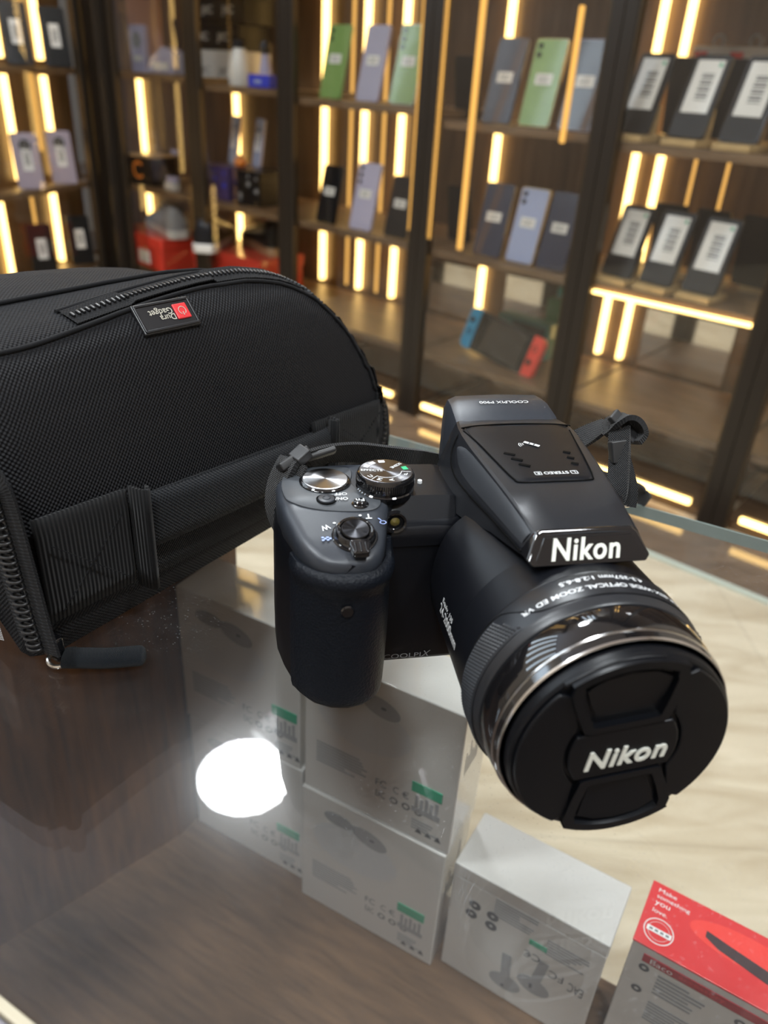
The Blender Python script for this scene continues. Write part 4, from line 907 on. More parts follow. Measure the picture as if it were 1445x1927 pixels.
# ---- rubber badge on the lid
cs = [bag_hit(p) for p in ((343, 563), (232, 585), (278, 636), (382, 612))]
if all(c[0] is not None for c in cs):
    TR, TL, BL, BR = [c[0] for c in cs]; o_ = (TR+TL+BL+BR)/4; ex = ((TL-TR)+(BL-BR)).normalized(); n_ = bag_hit((308, 600))[1].normalized()
    if n_.dot(BMI @ EYE - o_) < 0: n_ = -n_
    ey = n_.cross(ex).normalized(); ex = ey.cross(n_).normalized()
    if ey.dot((BL+BR)-(TL+TR)) < 0: ey = -ey
    w2 = ((TR-TL).length + (BR-BL).length)/4; h2 = ((TR-BR).length + (TL-BL).length)/4*0.98; h2 = min(h2, 0.019)
    bd = empty('badge', None, None, parent=None) if False else None
    def bp(x, y, h): return o_ + ex*x + ey*y + n_*h
    mb = MB(); mb.obox(bp(0, 0, 0.0008), ex, ey, n_, w2, h2, 0.0014); bdg = mb.build('badge', M['patch'], bag, bevel=0.0006)
    mb = MB()
    for sx, sy, hx, hy in ((0, 1, w2-0.001, 0.0006), (0, -1, w2-0.001, 0.0006), (1, 0, 0.0006, h2-0.001), (-1, 0, 0.0006, h2-0.001)): mb.obox(bp(sx*(w2-0.0012), sy*(h2-0.0012), 0.0024), ex, ey, n_, hx, hy, 0.0004)
    mb.build('rim', M['patch'], bdg, bevel=0.0003)
    # logo: letters upright towards the front of the counter, so reversed for the viewer
    mb = MB(); rx = -w2*0.52; mb.obox(bp(rx, -h2*0.05, 0.0025), ex, ey, n_, w2*0.24, w2*0.24, 0.0005); rq = mb.build('red_square', M['red'], bdg, bevel=0.0012)
    mb = MB(); cr = w2*0.13
    mb.add([bp(rx + r_*math.sin(a), -h2*0.05 + r_*math.cos(a), 0.0032) for a in [0.5+(2*PI-1.0)*k/24 for k in range(25)] for r_ in (cr*0.84, cr)], [(2*k, 2*k+1, 2*k+3, 2*k+2) for k in range(24)])
    mb.obox(bp(rx, -h2*0.05+cr*0.75, 0.0032), ex, ey, n_, cr*0.09, cr*0.42, 0.0001); mb.build('power_symbol', M['patchtext'], rq)
    mb = MB(); f = lambda x, y: (lambda a, b, h: bp(x+a, y+b, 0.0026 + h*0))
    lettering(mb, 'Dura', w2*0.52, None, f(w2*0.02, h2*0.20), offset=0.008); lettering(mb, 'Gadget', w2*0.80, None, f(w2*0.18, -h2*0.28), offset=0.008); mb.build('badge_lettering', M['patchtext'], bdg)

# ================================================================ BRIDGE CAMERA (local millimetres: x right, y back, z up, origin under the lens front)
CO = Vector((0.0778, 0.1821, 0.0003)); CYAW = 0.216
camo = empty('bridge_camera', 'black bridge camera with a capped long lens, standing on the counter glass', 'camera', CO, CYAW)
def B(): return MB()
def P3(v): return [(a*0.001, b*0.001, c*0.001) for a, b, c in v]
def mbuild(mb, name, m, parent=camo, **k):
    mb.v = P3(mb.v); return mb.build(name, m, parent, **k)
LZ = 42.8
# ---- outline of body + grip seen from above
GR = [(-57.5, 92), (-59.0, 84), (-60.5, 76), (-63.5, 70), (-68.5, 66.4), (-75, 65), (-82, 66.2), (-88.5, 70), (-93.2, 76), (-96, 84), (-98.6, 93), (-100.6, 104), (-100.8, 116), (-98, 124), (-91, 128.5), (-80, 129.5)]
BR_ = [(30, 129.5), (38, 128.5), (43.5, 124), (46, 117), (46, 101), (44.5, 95.5), (40, 92.5), (34, 92)]
def inset(poly, c, s): return [(c[0]+(x-c[0])*s, c[1]+(y-c[1])*s) for x, y in poly]
OUT = GR + BR_
def ring_at(poly, z, d=0.0):
    n = len(poly); out = []
    for i in range(n):
        a, b = Vector(poly[i-1]), Vector(poly[(i+1) % n]); t = (b-a).normalized(); nn = Vector((t.y, -t.x)); out.append((poly[i][0]-nn.x*d*SG, poly[i][1]-nn.y*d*SG, z))
    return out
# polygon orientation
ar = sum(OUT[i-1][0]*OUT[i][1]-OUT[i][0]*OUT[i-1][1] for i in range(len(OUT))); SG = 1 if ar > 0 else -1
secs = [ring_at(OUT, 0.2, 2.6), ring_at(OUT, 1.0, 1.0), ring_at(OUT, 3, 0.2), ring_at(OUT, 20, 0), ring_at(OUT, 60, 0.2), ring_at(OUT, 66, 0.6), ring_at(OUT, 69.5, 1.8), ring_at(OUT, 70.5, 4)]
mb = B(); mb.loft(secs); mbuild(mb, 'body', M['body'], smooth=True, angle=50)
# ---- rubber grip cover wrapping front and part of the side
gp = GR[0:12]; K = 6
def dens(poly, k):
    C = catmull([(x, y, 0) for x, y in poly], k); return [(p.x, p.y) for p in C]
gd = dens([(-57.2, 91.5)] + gp[1:9] + [(-94.6, 79.6), (-95.6, 82.8)], 5)
mb = B(); NV = 22; n = len(gd)
def gn(i):
    a = Vector(gd[max(i-1, 0)]); b = Vector(gd[min(i+1, n-1)]); t = (b-a).normalized(); nn = Vector((t.y, -t.x)) * SG
    return nn
vs = []
for j in range(NV+1):
    f = j/NV; z = 0.8 + 65.2*f
    for i, (x, y) in enumerate(gd):
        nn = gn(i); e = 0.9
        ff = math.sin(PI*min(1, i/(n-1)))**0.5
        # palm swell, and a lip under the shutter deck
        bul = 0.9*math.sin(PI*f)*ff + 2.9*math.exp(-((z-62.0)/3.0)**2)*ff
        if z < 5: bul -= (1-(z-0.8)/4.2)**2*2.6*ff
        if i in (0, n-1): e = -0.6
        vs.append((x + nn.x*(e+bul), y + nn.y*(e+bul), z))
fs = [(j*n+i, j*n+i+1, (j+1)*n+i+1, (j+1)*n+i) for j in range(NV) for i in range(n-1)]
fs.append(tuple(range(n))); fs.append(tuple(NV*n+i for i in range(n)))
mb.add(vs, fs); g = mbuild(mb, 'grip', M['rubber'], smooth=True, angle=60); g['label'] = 'leathery rubber hand grip'
mb = B(); mb.lathe([(0, 0), (0, 2.1), (0.6, 2.6)], c=(-77, 62.6, 51), n=24); mbuild(mb, 'infrared_window', M['gloss'])
mb = B(); mb.box((-98.2, 96.5, 22.2), (-97.6, 99.5, 26)); mbuild(mb, 'side_mark', M['white'])
# ---- shutter deck (slopes towards the front)
def zt(y): return 78.0 if y >= 97 else 78.0 - (97-y)*0.22 - max(0, 74-y)*0.12
def slices(poly_lr, zb, prof):
    secs = []
    for (y, xl, xr) in poly_lr:
        t = zt(y) if callable(prof) is False else prof(y)
        w_ = xr-xl; e = min(1.0, w_/8)
        secs.append([(xl+1.2*e, y, zb), (xl, y, zb+1.5), (xl+0.1, y, t-3.2), (xl+0.9*e, y, t-1.3), (xl+2.6*e, y, t-0.3), (xl+5*e, y, t), ((xl+xr)/2, y, t+0.25),
                     (xr-5*e, y, t), (xr-2.6*e, y, t-0.3), (xr-0.9*e, y, t-1.3), (xr-0.1, y, t-3.2), (xr, y, zb+1.5), (xr-1.2*e, y, zb)])
    return secs
lr = [(65.6, -78, -72), (66.2, -82.5, -69.0), (67.8, -86.6, -66.2), (70.4, -89.6, -64.0), (74.4, -92.2, -62.2), (80, -94.6, -60.6), (86.5, -96.2, -59.2), (93, -98.0, -57.4), (97, -98.6, -56.6), (97.8, -98.7, -55), (104, -99.6, -52), (116, -99.6, -50), (124, -96.5, -50), (128, -90, -50), (129.3, -85, -52)]
ztd = lambda y: zt(y) - (0 if y > 66.5 else (66.5-y)*1.1)
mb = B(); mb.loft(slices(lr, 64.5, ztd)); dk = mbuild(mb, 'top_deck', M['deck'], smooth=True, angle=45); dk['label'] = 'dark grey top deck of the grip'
# dark seam under the deck
mb = B(); mb.loft([ring_at([(x, y) for x, y in GR[0:14]] + [(-60, 128)], 64.4, 0.7), ring_at([(x, y) for x, y in GR[0:14]] + [(-60, 128)], 66.6, 0.7)]); mbuild(mb, 'seam', M['seam'])
# raised rear part of the deck
rp_ = [(-97, 104), (-95.6, 99.5), (-91, 95.6), (-84, 93.0), (-76, 91.6), (-68, 91.2), (-63.2, 92.0), (-60.6, 94.6), (-60.4, 98.4), (-64, 101.4), (-68.0, 106), (-69.4, 113), (-68, 120), (-69, 126), (-80, 127.5), (-90, 126.5), (-95.5, 121), (-97.4, 112)]
rp_ = [(p.x, p.y) for p in catmull([(x, y, 0) for x, y in rp_ + rp_[:1]], 4)[:-1]]
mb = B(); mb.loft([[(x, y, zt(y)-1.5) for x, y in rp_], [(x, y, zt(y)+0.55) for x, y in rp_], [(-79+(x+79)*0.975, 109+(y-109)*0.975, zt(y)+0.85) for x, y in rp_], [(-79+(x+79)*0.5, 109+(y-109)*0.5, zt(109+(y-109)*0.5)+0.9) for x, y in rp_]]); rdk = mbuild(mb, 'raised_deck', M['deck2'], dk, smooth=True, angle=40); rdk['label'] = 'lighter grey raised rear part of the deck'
# ---- shoulder between deck and hump
def zs(y): return 77.5 if y > 101 else 77.5 - (101-y)*1.25
lr2 = [(91.4, -58, -27), (93, -58, -27), (96, -58, -27), (101, -57, -27), (108, -55, -27), (118, -55, -27), (127, -55, -27), (129, -55, -27)]
mb = B(); mb.loft(slices(lr2, 60, zs)); mbuild(mb, 'shoulder', M['body'], smooth=True, angle=40)
# shell rim wrapping beside the mode dial
mb = B(); pts = [(-31, 128, 78.2), (-33.5, 122, 78.3), (-35.0, 114, 78.3), (-36.2, 106, 78.1), (-37.4, 101.5, 77.4), (-39.0, 97.5, 73.6), (-40.6, 94.6, 69.8), (-42.2, 92.2, 66.5), (-43.6, 91.4, 58), (-44.5, 91.3, 46), (-44.5, 91.4, 34)]
C9 = catmull(pts, 8); mb.tube(C9, [1.7-1.35*(i/(len(C9)-1))**0.9 for i in range(len(C9))], 12)
# right shoulder
lr3 = [(92.2, 28, 44), (95, 26, 45.5), (101, 26, 46), (117, 26, 46), (124, 26, 43.5), (129, 26, 38)]
zr = lambda y: 74 - max(0, (99-y))*0.9
mb = B(); mb.loft(slices(lr3, 60, zr)); mbuild(mb, 'shoulder', M['body'], smooth=True, angle=40)
# ---- dials and buttons
def dial(name, c, prof, m, n=96, tilt=0.0, parent=camo, smooth=True):
    mb = MB(); mb.lathe([(t*0.001, r_*0.001) for t, r_ in prof], axis='z', n=n); o = mb.build(name, m, parent, smooth=smooth, angle=30); o.location = Vector(c)*0.001; o.rotation_euler = (tilt, 0, 0); return o
SHT = math.atan(0.22)*1.0
md = dial('mode_dial', (-56.4, 107.5, 76.5), [(0, 11.3), (2.6, 11.7), (3.0, 11.2), (3.8, 11.2), (4.2, 11.6), (8.2, 11.5), (9.0, 11.1), (9.3, 10.5)], M['gloss'])
mb = MB()
for k in range(84):
    a = 2*PI*k/84; mb.obox((0.0116*math.cos(a), 0.0116*math.sin(a), 0.0062), (math.cos(a), math.sin(a), 0), (-math.sin(a), math.cos(a), 0), (0,0,1), 0.00022, 0.00022, 0.0015)
kn = mb.build('knurling', M['gloss'], md); kn['kind'] = 'stuff'
fc = dial('dial_face', (0, 0, 9.35), [(0, 10.6), (0.05, 10.4), (0.05, 0)], M['dialdark'], parent=md, smooth=False)
dl = MB(); dg_ = MB()
def around(mb, s, ang, rad, hh, up=None, tang=False):
    """text on the dial face; ang in degrees, read from the outside inwards unless tang"""
    a = math.radians(ang); c = Vector((rad*math.cos(a), rad*math.sin(a), 0.12)); 
    if up is None: up = a - PI/2 + PI/2
    ex = Vector((math.cos(up), math.sin(up), 0)); ey = Vector((-ex.y, ex.x, 0))
    lettering(mb, s, None, hh*0.001, lambda x, y, h: (c + ex*x*1000 + ey*y*1000)*0.001, offset=0.01)
around(dl, 'EFFECTS', 172, 5.6, 1.7, up=math.radians(-8)); 
for s, a in (('U', 212), ('M', 243), ('A', 275), ('S', 306), ('P', 334)): around(dl, s, a, 8.2, 2.0, up=math.radians(a-180+0))
around(dl, 'SCENE', 40, 6.4, 1.5, up=math.radians(40+180))
for a in (62, 92, 122, 146)[1:]:
    q = math.radians(a); c = Vector((8.3*math.cos(q), 8.3*math.sin(q), 0.12))*0.001; dl.obox(c, (math.cos(q), math.sin(q), 0), (-math.sin(q), math.cos(q), 0), (0,0,1), 0.0010, 0.0013, 0.00003)
arc = [(6.2*math.cos(math.radians(a)), 6.2*math.sin(math.radians(a)), 0.12) for a in range(226, 352, 6)]
dl.v += []; 
for i in range(len(arc)-1):
    a, b = Vector(arc[i])*0.001, Vector(arc[i+1])*0.001; dl.obox((a+b)/2, (b-a), (b-a).cross(Vector((0,0,1))), (0,0,1), (b-a).length/2, 0.00012, 0.00003)
for a in (226, 350):
    q = math.radians(a); dl.obox(Vector((8.1*math.cos(q), 8.1*math.sin(q), 0.12))*0.001, (math.cos(q), math.sin(q), 0), (-math.sin(q), math.cos(q), 0), (0,0,1), 0.0019, 0.00012, 0.00003)
dl.build('dial_lettering', M['white'], fc)
q = math.radians(12); dg_.obox(Vector((8.2*math.cos(q), 8.2*math.sin(q), 0.12))*0.001, (math.cos(q), math.sin(q), 0), (-math.sin(q), math.cos(q), 0), (0,0,1), 0.0011, 0.0014, 0.00003)
dg_.build('auto_mark', M['green'], fc)
mb = B(); mb.lathe([(79.0, 0.0), (79.0, 0.9), (77.5, 1.0)], c=(-41.0, 111.5, 0), axis='z', n=20); mbuild(mb, 'index_dot', M['white'])
cdl = dial('command_dial', (-79.8, 113.5, 78.4), [(0, 10.2), (1.0, 10.2), (1.6, 9.6), (1.75, 9.2)], M['gloss']); dial('dial_face', (0, 0, 1.78), [(0, 9.2), (0.25, 8.9), (0.25, 0)], M['dial'], parent=cdl, smooth=False)
mb = MB()
for k in range(90):
    a = 2*PI*k/90; mb.obox((0.0102*math.cos(a), 0.0102*math.sin(a), 0.0004), (math.cos(a), math.sin(a), 0), (-math.sin(a), math.cos(a), 0), (0,0,1), 0.0002, 0.0002, 0.0006)
mb.build('knurling', M['gloss'], cdl)['kind'] = 'stuff'
pb = dial('power_button', (-81.0, 98.9, 78.75), [(0, 3.6), (0.05, 3.35), (0.5, 3.2), (0.6, 2.9), (0.6, 0)], M['deck'], n=40)
dial('seam', (0, 0, 0.0), [(0.12, 3.4), (0.16, 3.4), (0.16, 4.0), (0.12, 4.0)], M['seam'], n=40, parent=pb); dial('dimple', (0, 0, 0.6), [(0.02, 0), (0.05, 1.1), (0.3, 1.3), (0.25, 1.5), (0.0, 1.6)], M['deck'], n=24, parent=pb)
fb = dial('function_button', (-68.4, 95.4, 77.9), [(0, 3.5), (0.3, 3.4), (0.5, 2.9), (0.5, 2.6), (1.5, 2.4), (1.8, 2.0), (1.85, 0)], M['gloss'], n=40)
tf = lambda c, up, z: (lambda x, y, h: Vector(c)*0.001 + Vector((math.cos(up), math.sin(up), 0))*x + Vector((-math.sin(up), math.cos(up), 0))*y)
mb = MB(); lettering(mb, 'Fn', 0.0032, 0.0021, tf((0, 0, 1.95), PI, 0), offset=0.01); mb.build('button_lettering', M['white'], fb)
mb = MB(); dn = lambda c: (lambda x, y, h: Vector((c[0]*0.001 - x, c[1]*0.001 - y, (zt(c[1]-y*1000)+(1.05 if c[1] > 93 else 0.42))*0.001)))
lettering(mb, 'ON/', 0.0050, 0.0021, dn((-75.2, 98.4)), offset=0.01); lettering(mb, 'OFF', 0.0050, 0.0021, dn((-75.0, 102.2)), offset=0.01)
lettering(mb, 'T', 0.0024, 0.0026, dn((-66.2, 88.2)), offset=0.02); lettering(mb, 'W', 0.0036, 0.0026, lambda x, y, h: Vector((-0.0832 - x*0.92 + y*0.35, 0.0832 - y*0.92 - x*0.35, (zt(83.2 - y*920 - x*350)+0.42)*0.001 )), offset=0.02)
for c in ((-69.3, 88.9), (-79.6, 85.4)): mb.lathe([(zt(c[1])*0.001+0.00042, 0), (zt(c[1])*0.001+0.00042, 0.0006)], c=(c[0]*0.001, c[1]*0.001, 0), axis='z', n=12)
mb.build('deck_lettering', M['white'], dk)
mb = MB(); mb.lathe([(zt(84.6)*0.001+0.0004, 0.0010), (zt(84.6)*0.001+0.0004, 0.0013)], c=(-0.0612, 0.0846, 0), axis='z', n=20); mb.obox((-0.0622, 0.0864, zt(86.4)*0.001+0.0004), (-0.6, 1, 0), (1, 0.6, 0), (0,0,1), 0.0009, 0.00018, 0.00003)
for i in range(4):
    for j in range(3):
        if (i+j) % 2 == 0: mb.obox((-0.0848+0.0009*i, 0.0782-0.0009*j, zt(78)*0.001+0.00035), (1, 0.3, 0), (-0.3, 1, 0), (0,0,1), 0.00045, 0.00045, 0.00003)
mb.build('zoom_symbols', M['blue'], dk)
# zoom lever around the shutter button
zc = (-72.9, 78.4, zt(78.4)+0.05); tl_ = math.atan(0.22)
zl = dial('zoom_lever', zc, [(-0.6, 8.6), (0.4, 8.6), (0.7, 8.3), (0.7, 7.9), (2.6, 7.5), (3.4, 6.9), (3.6, 6.4), (3.3, 5.9), (2.4, 5.7), (2.4, 0)], M['gloss'], tilt=tl_)
sb = dial('shutter_button', (0, 0, 0), [(2.2, 5.4), (3.5, 5.35), (3.9, 5.05), (3.95, 4.9), (3.7, 0)], M['dialblack'], parent=zl, smooth=False)
mb = MB(); pr = [(-3.4, -5.6), (3.4, -5.6), (3.9, -8.0), (2.9, -12.6), (-2.9, -12.6), (-3.9, -8.0)]
mb.prism([(x*0.001+0.0006, y*0.001) for x, y in pr[::-1]][::-1], 0.0009, 0.0041); lv = mb.build('lever_tab', M['gloss'], zl, bevel=0.0007)
for k in (-1, 0, 1): MB().box((0.0006+k*0.0019-0.00035, -0.0125, 0.0041), (0.0006+k*0.0019+0.00035, -0.0078, 0.0047)).build('tab_rib', M['gloss'], lv, bevel=0.0002)
# autofocus lamp
mb = B(); mb.lathe([(1.5, 0), (-0.5, 0.0), (-0.6, 3.2), (-1.6, 3.6), (-1.8, 4.4), (0.5, 4.6)], c=(-54.8, 92.6, 71.2), n=40); al_ = mbuild(mb, 'focus_lamp', M['gloss'], smooth=True, angle=30)
mb = B(); mb.lathe([(-0.9, 0), (-0.7, 1.4), (-0.4, 1.9)], c=(-54.8, 92.4, 71.2), n=24); mbuild(mb, 'lamp_lens', M['amberlens'], al_, smooth=True)
# front lettering
mb = MB(); lettering(mb, 'COOLPI', 0.0165, 0.0024, lambda x, y, h: Vector((-0.0475+x, 0.09165, 0.0039+y))); lettering(mb, 'X', 0.0042, 0.0032, lambda x, y, h: Vector((-0.0370+x, 0.09165, 0.0042+y)), shear=0.3); mbuild_ = mb.build('front_lettering', M['greyprint'], camo)

# ---- lens
def lcirc(name, prof, m, parent=camo, n=160, angle=30, **k):
    mb = B(); mb.lathe(prof, c=(0, 0, LZ), n=n, **k); return mbuild(mb, name, m, parent, smooth=True, angle=angle)
ln_ = empty('lens', None, None, parent=camo) if False else None
barrel = lcirc('lens_housing', [(91.8, 38.2), (88, 38.4), (70, 39.0), (50, 39.8), (36, 40.4), (33.4, 40.6), (32.8, 40.2), (32.6, 39.0)], M['body'])
# flare where the housing meets the body
mb = B(); secs = []
for y, r_, lift in ((90, 38.6, 3.0), (82, 38.8, 3.6), (74, 39.0, 3.4), (66, 39.2, 2.6), (58, 39.5, 1.4), (50, 39.7, 0.2)):
    secs.append([((r_+lift*math.exp(-((a-138)/22)**2))*math.cos(math.radians(a)), y, LZ+(r_+lift*math.exp(-((a-138)/22)**2))*math.sin(math.radians(a))) for a in range(96, 182, 4)])
mb.loft(secs, closed=False, caps=False); mbuild(mb, 'housing_shoulder', M['body'], barrel, smooth=True, angle=60, recalc=False)
# neck under the flash head
mb = B(); mb.loft([[(x, y, z) for x, z in ((-s*17, 70), (-s*18.5, 84), (-s*14, 86.5), (s*17, 86.5), (s*20, 84), (s*19, 70))] for y, s in ((48, 0.9), (70, 1.1), (96, 1.35))]); mbuild(mb, 'flash_neck', M['body'], smooth=True, angle=50)
band = lcirc('lens_collar', [(32.6, 39.2), (32.4, 41.1), (31.6, 41.4), (20, 41.3), (18.6, 41.1), (17.6, 40.6), (16.2, 40.5), (15.6, 40.1), (15.4, 39.2)], M['shell'])
gb = lcirc('gloss_band', [(15.4, 39.2), (15.0, 39.9), (14.2, 40.2), (8, 39.8), (4.6, 39.3), (4.3, 39.2)], M['barrel'])
lcirc('silver_ring', [(4.3, 39.1), (4.2, 39.5), (3.6, 39.5), (3.5, 39.0)], M['silver'], gb)
lcirc('gloss_ring', [(3.5, 39.1), (1.8, 38.8), (0.9, 38.65)], M['barrel'], gb)
lcirc('silver_rim', [(1.0, 38.6), (0.8, 38.8), (0.3, 38.65), (0.05, 38.35), (0.1, 38.1)], M['silver'], gb)
lcirc('inner_rim', [(0.1, 38.15), (1.0, 37.2), (1.6, 36.8), (6, 36.4)], M['gloss'], gb)
# collar: lower ridge line that frames the lettering
def cyl(a, y, r_): return (r_*math.cos(math.radians(a)), y, LZ + r_*math.sin(math.radians(a)))
mb = B(); pts = [cyl(a, y, 41.35) for a, y in ((30, 20.4), (50, 19.8), (70, 19.6), (90, 19.7), (108, 20.2), (120, 21.0), (126, 23.0), (131, 26.4), (137, 30.0), (141, 31.4), (150, 31.9), (165, 31.6), (180, 31.6))]
mb.tube(catmull(pts, 8), 0.22, 6); mbuild(mb, 'collar_line', M['seam'], band, smooth=True)
# knurled patches
def patch(a0, a1, name):
    base = B(); NA = 40; secs = []
    rows = [(19.4, 0.6), (20.0, 0), (31.0, 0), (31.4, 0.6)]
    g = B(); vs = []
    for i in range(NA+1):
        a = a0 + (a1-a0)*i/NA; edge = min(i, NA-i)
        for (y, e) in rows: vs.append(cyl(a + ((y-20)*1.05*(1-i/NA)**3 if a0 > 100 else 0), y, 41.75 - e*0.5 if edge else 41.2))
    g.add(vs, [(i*4+j, i*4+j+1, (i+1)*4+j+1, (i+1)*4+j) for i in range(NA) for j in range(3)])
    o = mbuild(g, name, M['knurl'], band, smooth=True, angle=40)
    d = B(); pitch = 1.32; da = math.degrees(pitch/41.8); na = int((a1-a0-3)/da); ny = 8
    for i in range(na):
        for j in range(ny):
            a = a0 + 1.8 + (i+0.5*(j % 2))*da; y = 20.6 + j*pitch
            if a > a1-2 or (i < 4 and y > 30.5-1.0*(4-i) and False): continue
            if a0 < 180 and a > 100 and a < 134 + (y-20)*1.05: continue
            h = 0.55; s = 0.46
            d.add([cyl(a-da*s, y-pitch*s, 41.75), cyl(a+da*s, y-pitch*s, 41.75), cyl(a+da*s, y+pitch*s, 41.75), cyl(a-da*s, y+pitch*s, 41.75), cyl(a, y, 41.75+h)], [(0,1,4), (1,2,4), (2,3,4), (3,0,4)])
    q = mbuild(d, 'knurling', M['knurl'], o); q['kind'] = 'stuff'; return o
patch(133, 226, 'rubber_grip_patch'); patch(-46, 32, 'rubber_grip_patch')
# text bent round the barrel: reads from behind, so letters' tops point to the front
def ctext(mb, s, a_mid, y, width, hh, r_, flip=1, **k):
    def fn(x, yy, h):
        a = math.radians(a_mid) + flip*x*1000/r_; return Vector((r_*math.cos(a), y - flip*yy*1000, LZ + r_*math.sin(a)))*0.001
    lettering(mb, s, width*0.001, hh*0.001, fn, **k)
mb = MB(); ctext(mb, 'NIKKOR 83X WIDE OPTICAL ZOOM ED VR', 84.0, 24.2, 68, 2.0, 41.45, offset=0.012); ctext(mb, '4.3-357mm 1:2.8-6.5', 89.0, 28.7, 30, 2.0, 41.5, offset=0.012); mb.build('collar_lettering', M['white'], band)
mb = MB()
def stext(s, y_mid, a, width, hh):
    r_ = 39.75
    def fn(x, yy, h):
        an = math.radians(a) - yy*1000/r_; y = y_mid - x*1000; rr = 40.6 - (y-33)*0.028 + 0.12; return Vector((rr*math.cos(an), y, LZ + rr*math.sin(an)))*0.001
    lettering(mb, s, width*0.001, hh*0.001, fn, offset=0.01)
stext('Equiv. 135', 62.0, 171.0, 14.5, 2.6); stext('24-2000mm', 58.5, 176.5, 24, 4.3); mb.build('housing_lettering', M['white'], barrel)

# ---- flash hump
XC = 1.2
def hsec(y, xt, zt_, xf, zf, xb, zb, top=0.3):
    return [(XC-xb, y, zb), (XC-xf, y, zf-1.5), (XC-xf+0.2, y, zf), (XC-xt-0.5, y, zt_-0.7), (XC-xt+0.5, y, zt_-0.1), (XC-xt*0.5, y, zt_+top), (XC, y, zt_+top*1.2), (XC+xt*0.5, y, zt_+top), (XC+xt-0.5, y, zt_-0.1), (XC+xt+0.5, y, zt_-0.7), (XC+xf-0.2, y, zf), (XC+xf, y, zf-1.5), (XC+xb, y, zb)]
hs = [hsec(45.0, 17.6, 90.8, 21.4, 85.6, 20, 83), hsec(46.5, 18.0, 91.3, 21.9, 85.6, 21, 82), hsec(58, 19.3, 93.2, 23.2, 85.2, 23, 80), hsec(70, 20.6, 94.6, 24.5, 85.0, 25.0, 78), hsec(90, 22.6, 95.8, 27.2, 84.8, 28.6, 72),
      hsec(105, 23.9, 96.4, 28.6, 85.2, 32, 70), hsec(116, 24.4, 97.0, 28.4, 87.0, 33, 70), hsec(124, 24.0, 97.2, 27.2, 89.0, 33, 70), hsec(131, 22.6, 96.6, 25.6, 90.2, 32, 70), hsec(134, 20.5, 95.0, 24, 88, 30, 70)]
mb = B(); mb.loft(hs); hump = mbuild(mb, 'flash_housing', M['shell'], smooth=True, angle=28)
# side facets (slightly raised, long and pointed to the front)
for s in (-1, 1):
    def fp(y, f):       # point between facet foot and crease
        for a, b in zip(hs, hs[1:]):
            if a[0][1] <= y <= b[0][1]:
                k_ = (y-a[0][1])/(b[0][1]-a[0][1]); p = Vector(a[2]).lerp(Vector(b[2]), k_); q = Vector(a[3]).lerp(Vector(b[3]), k_); v = p.lerp(q, f); return Vector((v.x if s == -1 else 2*XC - v.x, v.y, v.z))
        return Vector(hs[-1][2])
    rows = [(48, 0.10, 0.90), (54, 0.08, 0.93), (64, 0.08, 0.93), (78, 0.08, 0.93), (92, 0.08, 0.92), (102, 0.10, 0.90), (108, 0.18, 0.84), (112, 0.30, 0.72), (114, 0.42, 0.6)]
    mb = B(); vs = []
    for (y, f0, f1) in rows:
        for j in range(5):
            f = f0+(f1-f0)*j/4; p = fp(y, f); vs.append((p.x + s*0.55*(1 if 0 < j < 4 else 0.3), p.y, p.z + 0.35*(1 if 0 < j < 4 else 0.3)))
    mb.add(vs, [(i*5+j, i*5+j+1, (i+1)*5+j+1, (i+1)*5+j) for i in range(len(rows)-1) for j in range(4)]); mbuild(mb, 'side_facet', M['facet'], hump, smooth=True, angle=60)
# seam between the pop-up flash and the body
for s in (-1, 1):
    pts = [(XC+s*22.6, 46, 84.4), (XC+s*25.2, 70, 83.6), (XC+s*28.4, 92, 83.2), (XC+s*29.8, 106, 84), (XC+s*29.2, 114, 88), (XC+s*26.4, 119, 93.4), (XC+s*22.5, 121.5, 97.4)]
    mb = B(); mb.tube(catmull(pts, 8), 0.35, 6); mbuild(mb, 'seam', M['seam'], hump, smooth=True)
# glossy top panel with microphone slots
def ztop_h(y):
    for a, b in zip(hs, hs[1:]):
        if a[0][1] <= y <= b[0][1]: k_ = (y-a[0][1])/(b[0][1]-a[0][1]); return a[5][2]*(1-k_) + b[5][2]*k_
    return hs[-1][5][2]
tpn = [(77.5, 12.8), (76.3, 14.6)]; rows = [(75.6, 10.5), (76.4, 13.6), (78.5, 15.2), (84, 16.4), (92, 18.0), (100, 19.6), (108, 21.0), (114, 21.6), (118.5, 21.9), (121.5, 22.0)]
mb = B(); vs = []
for y, hw in rows:
    for j in range(9):
        x = -hw + 2*hw*j/8; e = 0.28 if (0 < j < 8 and y > 75.7) else -0.15; vs.append((XC+x, y, ztop_h(y)+0.12+e))
mb.add(vs, [(i*9+j, i*9+j+1, (i+1)*9+j+1, (i+1)*9+j) for i in range(len(rows)-1) for j in range(8)]); tpo = mbuild(mb, 'top_panel', M['body'], hump, smooth=True, angle=50)
mb = B(); pts = [(XC-23.4, 119, ztop_h(119)-0.3), (XC-20.8, 108, ztop_h(108)), (XC-18.3, 92, ztop_h(92)+0.1), (XC-15.8, 78.5, ztop_h(79)+0.1), (XC-13.2, 75.4, ztop_h(75.4)+0.1), (XC, 74.9, ztop_h(75)+0.25), (XC+13.2, 75.4, ztop_h(75.4)+0.1), (XC+15.8, 78.5, ztop_h(79)+0.1), (XC+18.3, 92, ztop_h(92)+0.1), (XC+20.8, 108, ztop_h(108)), (XC+22.2, 117, ztop_h(116)-0.1)]
mb.tube(catmull(pts, 6), 0.32, 6); mbuild(mb, 'seam', M['seam'], hump, smooth=True)
